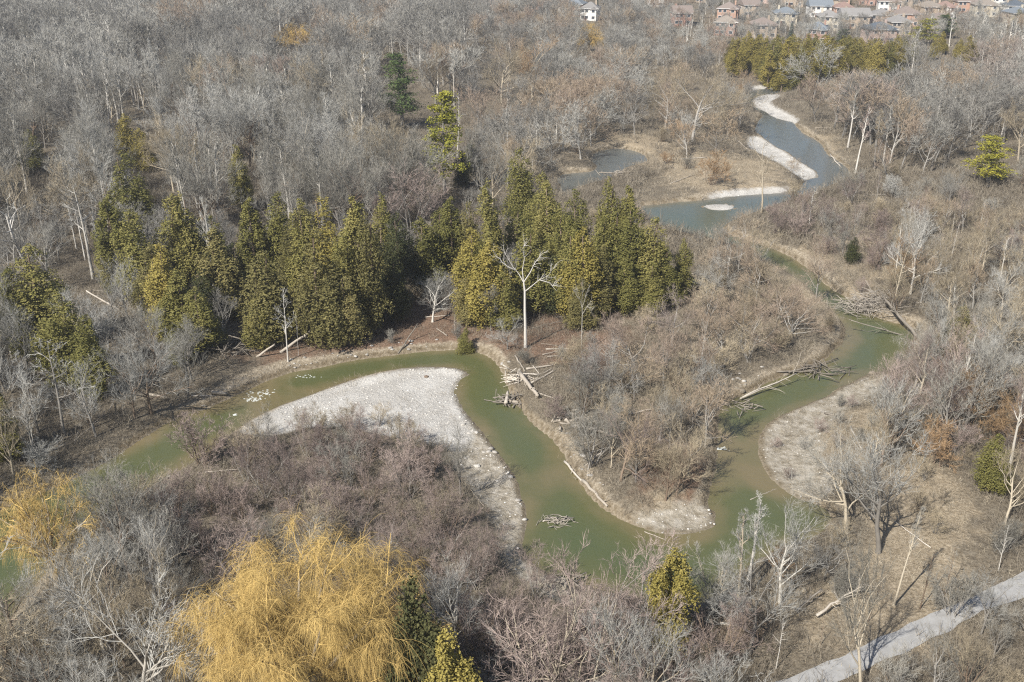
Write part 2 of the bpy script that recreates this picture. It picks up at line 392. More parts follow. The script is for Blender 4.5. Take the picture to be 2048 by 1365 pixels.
def gz(x, y): return float(hgt(np.array([x]), np.array([y]))[0])

def axis(segs):
    out = []
    for a, b, s in segs:
        n = max(1, int(round((b-a)/s))); out += list(np.linspace(a, b, n, endpoint=False))
    return np.array(out+[segs[-1][1]])
xs = axis([(-1100,-400,70),(-400,-160,12),(-160,-62,3),(-62,75,.5),(75,110,.8),(110,160,2.5),(160,400,10),(400,1100,70)])
ys = axis([(-60,36,6),(36,170,.5),(170,250,.8),(250,350,1.6),(350,450,5),(450,900,15),(900,1800,100)])
XX, YY = np.meshgrid(xs, ys); F3 = fields(XX, YY); ZZ = hgt(XX, YY, F3)
nx, ny = len(xs), len(ys)
def grid_mesh(name, co, nx, ny):
    idx = np.arange(nx*ny).reshape(ny, nx)
    q = np.stack([idx[:-1,:-1], idx[:-1,1:], idx[1:,1:], idx[1:,:-1]], -1).reshape(-1, 4)
    return np_mesh(name, co, q)
def np_mesh(name, co, faces, attr=None, smooth=False):
    me = bpy.data.meshes.new(name); n, k = faces.shape
    me.vertices.add(len(co)); me.vertices.foreach_set('co', np.ascontiguousarray(co, dtype=np.float32).ravel())
    me.loops.add(n*k); me.loops.foreach_set('vertex_index', faces.astype(np.int32).ravel())
    me.polygons.add(n); me.polygons.foreach_set('loop_start', np.arange(0, n*k, k, dtype=np.int32))
    if attr is not None:
        a = me.attributes.new('v', 'FLOAT', 'FACE'); a.data.foreach_set('value', attr.astype(np.float32))
    if smooth: me.polygons.foreach_set('use_smooth', np.ones(n, bool))
    me.update(calc_edges=True); return me
gm = grid_mesh('ground', np.stack([XX, YY, ZZ], -1).reshape(-1, 3), nx, ny)
gm.polygons.foreach_set('use_smooth', np.ones(len(gm.polygons), bool))
S_, g_, pd_ = F3
ppx, ppy = P(XX, YY, 0)
def blob(cx, cy, rx, ry): return np.exp(-(((ppx-cx)/rx)**2+((ppy-cy)/ry)**2))
# what the ground is made of: silt on the banks, dry grass, leaf litter
silt = np.clip(1.1-np.abs(S_)/(.5+2.6*vnoise(XX,YY,9,41)**2), 0, 1)*(S_ > -1.5)
silt = np.maximum(silt, 0)
okk = (YY > 5)
grass = np.where(okk, np.clip(blob(1850,1050,110,150)*1.0+blob(1700,1230,260,120)*.7+blob(1640,600,120,70)*.6+blob(1450,350,140,45)+blob(1260,300,110,30)+blob(1700,520,110,60)+blob(1640,290,50,25)+blob(20,540,60,30)+blob(1340,1020,90,50)*.8+blob(1660,870,110,110)*.75+blob(1100,260,160,40)*.5, 0, 1), 0)
litter = np.where(okk, np.clip(blob(880,640,260,60)+blob(1150,680,120,60)+blob(1350,960,90,90)+blob(600,700,200,50)*.7+blob(1500,1250,200,60)*.6, 0, 1), 0)
def near_poly(keys):
    o = np.zeros(XX.shape); m = (XX > -100) & (XX < 160) & (YY > 30) & (YY < 380); x, y = XX[m], YY[m]; b = np.full(x.shape, 60.)
    for k in keys:
        d = dist(x, y, GRAVW[k]); b = np.minimum(b, np.where(inside(x, y, GRAVW[k]), -d, d))
    o[m] = np.clip(.5-b/2.4, 0, 1); return o
gcol = np.maximum(near_poly([k for k in GRAVW if k not in ('flat','point','tip')]), inside(XX, YY, ISLAND)*1.0)
flat = near_poly(['flat','point','tip'])
wet = np.clip(1-np.abs(S_-.1)/.55, 0, 1)
for nm, ar in (('silt', silt), ('gravel', gcol), ('flat', flat), ('wet', wet), ('grass', grass), ('litter', litter)):
    a = gm.attributes.new(nm, 'FLOAT', 'POINT'); a.data.foreach_set('value', ar.astype(np.float32).ravel())

def ground_mat():
    m = bpy.data.materials.new('forest_floor'); m.use_nodes = True; t = m.node_tree; N = t.nodes; L = t.links; b = N['Principled BSDF']
    b.inputs['Roughness'].default_value = .95; b.inputs['Specular IOR Level'].default_value = .1
    tc = N.new('ShaderNodeTexCoord')
    def noise(s, d=5, r=.6):
        n = N.new('ShaderNodeTexNoise'); n.inputs['Scale'].default_value = s; n.inputs['Detail'].default_value = d; n.inputs['Roughness'].default_value = r
        L.new(tc.outputs['Object'], n.inputs['Vector']); return n.outputs['Fac']
    def ramp(fac, *st):
        r = N.new('ShaderNodeValToRGB'); L.new(fac, r.inputs[0]); e = r.color_ramp.elements
        e[0].position, e[0].color = st[0][0], (*st[0][1], 1); e[1].position, e[1].color = st[-1][0], (*st[-1][1], 1)
        for p, c in st[1:-1]: q = e.new(p); q.color = (*c, 1)
        return r.outputs[0]
    def mix(f, a, bb):
        x = N.new('ShaderNodeMix'); x.data_type = 'RGBA'
        if isinstance(f, float): x.inputs[0].default_value = f
        else: L.new(f, x.inputs[0])
        L.new(a, x.inputs[6]); L.new(bb, x.inputs[7]); return x.outputs[2]
    def attr(n):
        a = N.new('ShaderNodeAttribute'); a.attribute_name = n; return a.outputs['Fac']
    def edge(a, n, k=.5, g=3.0):
        "mask broken up by noise"
        x = N.new('ShaderNodeMath'); x.operation = 'SUBTRACT'; L.new(n, x.inputs[0]); x.inputs[1].default_value = .5
        y = N.new('ShaderNodeMath'); y.operation = 'MULTIPLY_ADD'; L.new(x.outputs[0], y.inputs[0]); y.inputs[1].default_value = k; L.new(a, y.inputs[2])
        z = N.new('ShaderNodeMapRange'); L.new(y.outputs[0], z.inputs[0]); z.inputs[1].default_value = .5-.5/g; z.inputs[2].default_value = .5+.5/g
        return z.outputs[0]
    n1, n2, n3, n4 = noise(.35), noise(3.2, 8, .7), noise(12, 4, .7), noise(1.1, 6, .65)
    base = ramp(n2, (.3, (.09,.074,.054)), (.5, (.175,.148,.11)), (.7, (.27,.235,.18)))
    lit = ramp(n2, (.3, (.11,.07,.045)), (.5, (.20,.135,.095)), (.72, (.29,.21,.155)))
    grs = ramp(n2, (.3, (.17,.135,.09)), (.5, (.31,.255,.18)), (.7, (.45,.385,.29)))
    slt = ramp(n2, (.32, (.19,.155,.11)), (.5, (.32,.27,.20)), (.68, (.46,.41,.33)))
    grv = ramp(n3, (.3, (.38,.365,.335)), (.5, (.48,.465,.43)), (.7, (.60,.58,.55)))
    c = mix(edge(attr('litter'), n1, 1.2), base, lit)
    c = mix(edge(attr('grass'), n1, 1.4), c, grs)
    c = mix(edge(attr('silt'), n4, .9), c, slt)
    flt = ramp(n4, (.32, (.20,.17,.125)), (.48, (.33,.295,.235)), (.62, (.43,.395,.335)))
    c = mix(edge(attr('flat'), n4, .9, 2.5), c, flt)
    c = mix(edge(attr('gravel'), n4, .9, 2.5), c, mix(n2, grv, ramp(n1, (.4, (.38,.36,.325)), (.62, (.58,.565,.53)))))
    drk = N.new('ShaderNodeMix'); drk.data_type = 'RGBA'; drk.blend_type = 'MULTIPLY'; L.new(edge(attr('wet'), n4, .5, 1.5), drk.inputs[0]); L.new(c, drk.inputs[6]); drk.inputs[7].default_value = (.55,.52,.46,1); c = drk.outputs[2]
    L.new(c, b.inputs['Base Color'])
    bp = N.new('ShaderNodeBump'); bp.inputs['Strength'].default_value = .9; bp.inputs['Distance'].default_value = .25; L.new(n2, bp.inputs['Height']); L.new(bp.outputs[0], b.inputs['Normal'])
    return m
gm.materials.append(ground_mat())
go = link('ground', gm); tag(go, kind='structure')

# ------------------------------------------------------------------ water
def inner_grid(poly, step):
    x0, y0 = poly.min(0); x1, y1 = poly.max(0)
    X, Y = np.meshgrid(np.arange(x0, x1, step), np.arange(y0, y1, step)); X, Y = X.ravel(), Y.ravel()
    k = inside(X, Y, poly) & (dist(X, Y, poly) > step*.4); return np.stack([X[k], Y[k]], 1)
def sheet(name, poly, step, zf):
    inner = inner_grid(poly, step); pts = [Vector(p) for p in poly]+[Vector(p) for p in inner]
    n = len(poly); r = delaunay_2d_cdt(pts, [(i, (i+1) % n) for i in range(n)], [], 1, 1e-4)
    co = np.array([(v.x, v.y) for v in r[0]]); z = zf(co[:,0], co[:,1])
    me = bpy.data.meshes.new(name); me.from_pydata(np.column_stack([co, z]).tolist(), [], [tuple(f) for f in r[2]])
    me.polygons.foreach_set('use_smooth', [True]*len(me.polygons)); me.update(); return me, co
def water_mat():
    m = bpy.data.materials.new('river_water'); m.use_nodes = True; t = m.node_tree; N = t.nodes; L = t.links; b = N['Principled BSDF']
    b.inputs['Roughness'].default_value = .07; b.inputs['IOR'].default_value = 1.42; b.inputs['Specular IOR Level'].default_value = .5
    tc = N.new('ShaderNodeTexCoord'); a = N.new('ShaderNodeAttribute'); a.attribute_name = 'depth'
    n = N.new('ShaderNodeTexNoise'); n.inputs['Scale'].default_value = .22; n.inputs['Detail'].default_value = 5; L.new(tc.outputs['Object'], n.inputs['Vector'])
    s = N.new('ShaderNodeMath'); s.operation = 'MULTIPLY_ADD'; L.new(n.outputs['Fac'], s.inputs[0]); s.inputs[1].default_value = .5; L.new(a.outputs['Fac'], s.inputs[2])
    r = N.new('ShaderNodeValToRGB'); L.new(s.outputs[0], r.inputs[0]); e = r.color_ramp.elements
    e[0].position = .22; e[0].color = (.17,.14,.075,1); e[1].position = 1.0; e[1].color = (.078,.098,.046,1)
    q = e.new(.5); q.color = (.098,.105,.045,1)
    up = N.new('ShaderNodeAttribute'); up.attribute_name = 'sky_tint'
    um = N.new('ShaderNodeMix'); um.data_type = 'RGBA'; L.new(up.outputs['Fac'], um.inputs[0]); L.new(r.outputs[0], um.inputs[6]); um.inputs[7].default_value = (.115,.125,.125,1)  # grey-blue sky reflection painted into the base colour of the far water
    L.new(um.outputs[2], b.inputs['Base Color'])
    mp = N.new('ShaderNodeMapping'); mp.inputs['Scale'].default_value = (1,1,1); L.new(tc.outputs['Object'], mp.inputs[0])
    w1 = N.new('ShaderNodeTexNoise'); w1.inputs['Scale'].default_value = 1.6; w1.inputs['Detail'].default_value = 4; L.new(mp.outputs[0], w1.inputs['Vector'])
    w2 = N.new('ShaderNodeTexNoise'); w2.inputs['Scale'].default_value = 7; w2.inputs['Detail'].default_value = 3; L.new(mp.outputs[0], w2.inputs['Vector'])
    ad = N.new('ShaderNodeMath'); ad.operation = 'MULTIPLY_ADD'; L.new(w2.outputs['Fac'], ad.inputs[0]); ad.inputs[1].default_value = .35; L.new(w1.outputs['Fac'], ad.inputs[2])
    bp = N.new('ShaderNodeBump'); bp.inputs['Strength'].default_value = .45; bp.inputs['Distance'].default_value = .07; L.new(ad.outputs[0], bp.inputs['Height']); L.new(bp.outputs[0], b.inputs['Normal'])
    return m
wm = water_mat()
def grow(poly, d):
    c = []; n = len(poly)
    area = .5*np.sum(poly[:,0]*np.roll(poly[:,1],-1)-np.roll(poly[:,0],-1)*poly[:,1]); s = 1 if area > 0 else -1
    for i in range(n):
        t = poly[(i+1) % n]-poly[i-1]; t = t/(np.hypot(*t)+1e-9); c.append(poly[i]+s*np.array((t[1], -t[0]))*d)
    return np.array(c)
for nm, poly, lab in (('river', RIVW, 'winding green river'), ('side_pool', POOLW, 'small side pool')):
    me, co = sheet(nm, grow(poly, .5), 1.5, lambda x, y: np.full(len(x), WZ))
    s = dist(co[:,0], co[:,1], poly); dep = np.clip(s/4.5, 0, 1)
    gd = np.full(len(co), 9.0)
    for gp in (GRAVW['main'][:], GRAVW['strip']): gd = np.minimum(gd, dist(co[:,0], co[:,1], gp))
    dep = np.minimum(dep, np.clip(gd/4.2, .0, 1)*.8+.2)
    shal = np.zeros(len(co))
    for cx, cy, rx, ry, k in ((1500,940,60,70,.6),(560,800,160,40,.55),(1095,960,30,50,.45),(1700,700,50,60,.3),(1330,1085,80,25,.3),(370,900,120,60,.3),(1480,430,90,30,.2)):
        qx, qy = P(co[:,0], co[:,1], WZ); shal = np.maximum(shal, k*np.exp(-((qx-cx)/rx)**2-((qy-cy)/ry)**2))
    dep = np.clip(dep-shal, 0, 1)*.75
    a = me.attributes.new('depth', 'FLOAT', 'POINT'); a.data.foreach_set('value', dep.astype(np.float32))
    a = me.attributes.new('sky_tint', 'FLOAT', 'POINT'); a.data.foreach_set('value', (np.clip((co[:,1]-140)/50, 0, 1)*.9).astype(np.float32))  # painted sky sheen, growing with distance from the camera
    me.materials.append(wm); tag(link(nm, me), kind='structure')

# ------------------------------------------------------------------ path
def path_mat():
    m = mat('path_gravel', (.25,.245,.235), (.40,.40,.395), nscale=1.6, nmix=1.0, rough=.95, bump=.4); return m
me, co = sheet('path', rough(PATHW, .05, 3, .5), .6, lambda x, y: .004+.02*(1-np.minimum(1, (dist(x, y, PATHW)/1.4))*0)+0*x)
me.materials.append(path_mat()); tag(link('path', me), kind='structure')

# ------------------------------------------------------------------ prototypes (mesh pairs shared by all copies)
PROT = {}
def proto(key, fn, *a, **k): PROT[key] = fn(*a, **k)
for i in range(5): proto(f'maple{i}', bare, 10+i, 10, spread=.36+.03*(i % 3), nl=(10,7,6,4), tw=.017, up=.2)
for i in range(4): proto(f'maplef{i}', bare, 210+i, 10, spread=.48, nl=(11,8,7,5), tw=.024, up=.2)
for i in range(3): proto(f'broadf{i}', bare, 230+i, 10, spread=.52, nl=(11,8,7,5), tw=.024, ang=(35,70), minz=.35, trunk_r=.22)
for i in range(3): proto(f'poplarf{i}', bare, 240+i, 12, spread=.22, nl=(15,6,6,4), tw=.025, straight=True, ang=(18,38), minz=.5, trunk_r=.2, up=.16)
for i in range(3): proto(f'broad{i}', bare, 30+i, 10, spread=.52, nl=(10,8,7,5), tw=.018, ang=(35,70), minz=.35, trunk_r=.22)
for i in range(4): proto(f'poplar{i}', bare, 40+i, 12, spread=.22, nl=(14,5,5,4), tw=.018, straight=True, ang=(18,38), minz=.5, trunk_r=.17, up=.16)
for i in range(4): proto(f'alder{i}', bare, 50+i, 6, spread=.34, nl=(14,6,5,4), stems=5, tw=.013, ang=(18,45), minz=.2, trunk_r=.10)
for i in range(4): proto(f'shrub{i}', bare, 60+i, 3.2, spread=.42, nl=(16,6,5,4), stems=8, tw=.012, ang=(20,55), minz=.15, trunk_r=.06)
for i in range(2): proto(f'sapling{i}', bare, 70+i, 7, spread=.24, nl=(12,4,3,3), tw=.014, straight=True, ang=(30,60), minz=.35, trunk_r=.07)
for i in range(2): proto(f'snag{i}', bare, 80+i, 10, spread=.24, nl=(7,3,2,1), tw=.03, ang=(35,75), minz=.45, trunk_r=.14, straight=bool(i))
for i in range(6): proto(f'cedar{i}', cedar, 100+i, 12, 4.4, tips=(1,2,3,3,4,2)[i])
for i in range(2): proto(f'cedar_fine{i}', cedar, 120+i, 8, 4.0, tips=2+i*2, leaves=26000, sz=.065)
proto('pine0', pine, 130, 14, 6.5, 70); proto('pine1', pine, 131, 14, 5.4, 84, .15, 12)
proto('spruce0', spruce, 140)
proto('willow_big', willow, 157, 13, 13, 46000, sw=.0125)
proto('willow_mid', willow, 153, 10, 9, 8000, sw=.015)
proto('willow_small', willow, 154, 10, 9, 3000, sw=.06)
PH = {'maple':10,'broad':10,'poplar':12,'alder':6,'shrub':3.2,'sapling':7,'snag':10,'cedar':12,'cedar_fine':8,'pine':14,'spruce':9,'willow_big':13,'willow_mid':10,'willow_small':10}
for k, (a, b) in PROT.items():
    zz = np.empty(len(b.vertices)*3, np.float32); b.vertices.foreach_get('co', zz)
    zmax = float(np.percentile(zz[2::3], 99.8)); base = k.rstrip('0123456789')
    PH[k] = zmax
placed = []     # ground footprints of named trees: x, y, radius
FR = random.Random(77)
def put(key, x, y, h, name, label, cat, group, twig, bark, wx=1.0, rz=None, tilt=(0,0), z=None, reg=True, wabs=None):
    tm, cm = PROT[key]; s = h/PH[key]
    sx = s*wx
    e = empty(name, (x, y, gz(x, y) if z is None else z), FR.uniform(0, 6.28) if rz is None else rz, (sx, sx, s))
    e.rotation_euler = (tilt[0], tilt[1], e.rotation_euler.z)
    tag(e, label, cat, group)
    link('trunk', tm, e, mat=M[bark]); link('crown', cm, e, mat=M[twig])
    if reg: placed.append((x, y, max(1.2, h*.13)))
    return e
def put_px(key, px, top, base, *a, **k):
    x, y = G(px, base); h = tree_height(px, base, top); return put(key, x, y, h, *a, **k)
AUTO = []       # things that get their label from what stands near them: (object, base px, base py, look, noun)
def auto(o, look, noun, cat, group):
    tag(o, None, cat, group); px, py = P(o.location.x, o.location.y, 0); AUTO.append((o, px, py, look, noun)); return o

# ------------------------------------------------------------------ cedars: px, top, base, width in px, tone
CED = [(100,505,695,115,0),(45,545,705,85,0),(140,600,765,110,0),(192,650,800,85,0),(12,800,925,105,0),(72,262,345,58,0),(8,300,360,50,0),
 (262,235,330,50,2),(290,262,345,55,2),(268,320,480,85,0),(245,405,590,95,0),(292,430,600,100,0),(352,405,585,90,0),(395,400,580,80,0),(318,500,640,80,1),(345,510,690,90,2),(372,560,705,95,0),(405,590,715,85,0),(362,655,735,95,0),(452,470,640,95,1),(440,440,570,70,0),
 (485,305,425,50,0),(515,410,590,80,0),(562,395,580,80,0),(600,440,600,70,1),(545,515,690,110,1),(520,600,700,70,0),(620,410,600,75,0),(662,405,600,85,2),(645,480,690,105,1),(690,470,660,80,0),(722,405,640,95,0),(750,440,660,80,1),(765,398,560,60,0),(800,430,590,75,3),(740,540,650,85,0),(790,520,640,70,3),(700,560,690,60,1),
 (850,440,580,85,0),(880,425,560,70,0),(905,405,570,80,0),(940,415,570,60,1),(975,380,580,75,0),(950,470,640,95,2),(985,500,655,90,2),(1010,560,665,75,0),(935,560,650,75,1),(1045,305,470,75,0),(1030,420,560,70,0),(1078,350,500,70,0),(1100,375,530,75,0),(1062,470,630,85,0),(1155,390,560,75,0),(1120,430,600,80,0),(1098,520,625,70,3),(1135,470,630,75,0),(1166,470,640,85,2),(1190,440,600,70,0),
 (1217,375,560,70,0),(1250,388,560,62,0),(1195,500,630,70,1),(1228,440,600,80,0),(1262,430,605,85,0),(1295,450,610,80,0),(1330,505,612,80,0),(1362,490,590,48,0),(1245,520,625,80,0),(1300,530,625,80,0),(1165,560,655,60,1),
 (615,430,560,70,0),(470,500,620,70,3),(420,520,640,70,3),(230,480,590,60,1),(930,640,690,40,0),(925,310,380,60,3),(945,290,350,35,3),
 (1905,612,705,70,1),(1975,880,985,75,0),(1702,478,528,45,3),(1890,30,70,40,0),(1440,6,26,18,3),(2035,22,60,30,2),
 (610,95,140,26,3),(622,88,128,22,3)]
GROVE = [(1460,92,128),(1495,78,118),(1500,92,140),(1525,96,150),(1545,94,158),(1570,90,160),(1560,100,150),(1590,95,140),(1605,90,150),(1625,84,130),(1640,88,140),(1660,90,130),(1680,88,135),(1700,92,140),(1715,90,125),(1730,95,140),(1745,92,130),(1765,96,135),(1782,92,130),(1515,84,125),(1550,86,130),(1580,84,125),(1610,82,118),(1650,84,118),(1690,86,118),(1640,100,150),(1620,110,160),(1580,112,168),(1800,90,130),(1825,96,125),(1930,84,118),(1915,90,112),(1945,92,115),(1880,78,105),(1865,90,115),(1535,110,165),(1562,118,170),(1598,108,160)]
CR = random.Random(5)
def cedar_px(px, top, base, wpx, tone, group, look=None):
    x, y = G(px, base); h = tree_height(px, base, top)*1.06; d = math.hypot(y, H)
    kind = 'cedar%d' % CR.randrange(6)
    s = h/PH[kind]; wid = wpx*1.22*d/F; wx = wid/(4.0*s)
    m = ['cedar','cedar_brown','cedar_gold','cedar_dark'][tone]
    o = put(kind, x, y, h, 'cedar_tree', None, None, None, m, 'bark_brown', wx=max(.45, min(1.9, wx)))
    o.rotation_euler = (CR.gauss(0,.035), CR.gauss(0,.035), o.rotation_euler.z)
    lk = look or ('tall ' if h > 14.5 else 'low ' if h < 8 else '')+['olive green','dull brownish','golden olive','dark green'][tone]
    return auto(o, lk, 'cedar', 'cedar', group)
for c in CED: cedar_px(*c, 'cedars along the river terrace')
for gx_ in range(1468, 1800, 15): GROVE.append((gx_+CR.uniform(-5,5), CR.uniform(86,98), CR.uniform(128,150)))
for px, t, b in GROVE: cedar_px(px, t-10, b+6, 44 if CR.random() < .5 else 52, 2 if CR.random() < .75 else 0, 'cedars of the far grove')
# near evergreens, finer leaves
def near_cedar(key, px, top, base, wpx, m, label):
    x, y = G(px, base); h = tree_height(px, base, top); wx = wpx*math.hypot(y, H)/F/(3.8*h/PH[key])
    tag(put(key, x, y, h, 'cedar_tree', None, None, None, m, 'bark_brown', wx=wx), label, 'cedar')
near_cedar('cedar_fine0', 1335, 1098, 1300, 125, 'cedar_gold', 'narrow golden olive cedar standing at the foot of the lower pool')
near_cedar('cedar_fine1', 905, 1285, 1530, 150, 'cedar_gold', 'small bright olive cedar beside the big yellow willow')
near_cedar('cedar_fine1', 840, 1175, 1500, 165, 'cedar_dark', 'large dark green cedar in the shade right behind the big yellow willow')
def pine_px(key, name, px, top, base, wpx, m, label, cat):
    x, y = G(px, base); h = tree_height(px, base, top); k = {'pine0':6.0,'pine1':5.0,'spruce0':3.6}[key]
    o = put(key, x, y, h, name, label, cat, None, m, 'bark_grey', wx=wpx*math.hypot(y,H)/F/(k*h/PH[key])); return o
pine_px('pine0','pine_tree',806,110,262,92,'pine','dark green white pine rising above the grey wood','pine')
pine_px('pine1','pine_tree',890,185,392,88,'pine_gold','tall golden yellow pine with tiered boughs at the wood edge','pine')
pine_px('pine0','pine_tree',1975,275,372,100,'pine_gold','yellow green pine with flat boughs in the brown wood across the river','pine')
pine_px('pine0','pine_tree',1845,38,92,62,'pine_gold','golden brown pine in front of the brick houses','pine')
pine_px('pine1','pine_tree',1885,32,78,50,'pine','green pine beside the golden brown pine by the houses','pine')
pine_px('pine0','pine_tree',1700,0,22,36,'pine','dark pine between the farthest roofs','pine')
pine_px('pine1','pine_tree',1685,58,92,42,'pine','dark pine beside the small red brick house','pine')
pine_px('spruce0','spruce_tree',1484,3,30,18,'spruce','blue green spruce beside the orange brick house','spruce')
pine_px('spruce0','spruce_tree',1459,12,40,18,'spruce','darker blue spruce in front of the orange brick house','spruce')
pine_px('spruce0','spruce_tree',1194,0,26,16,'spruce','dark spruce beside the white house','spruce')
pine_px('spruce0','spruce_tree',1580,48,90,24,'spruce','slim dark spruce behind the far cedar grove','spruce')

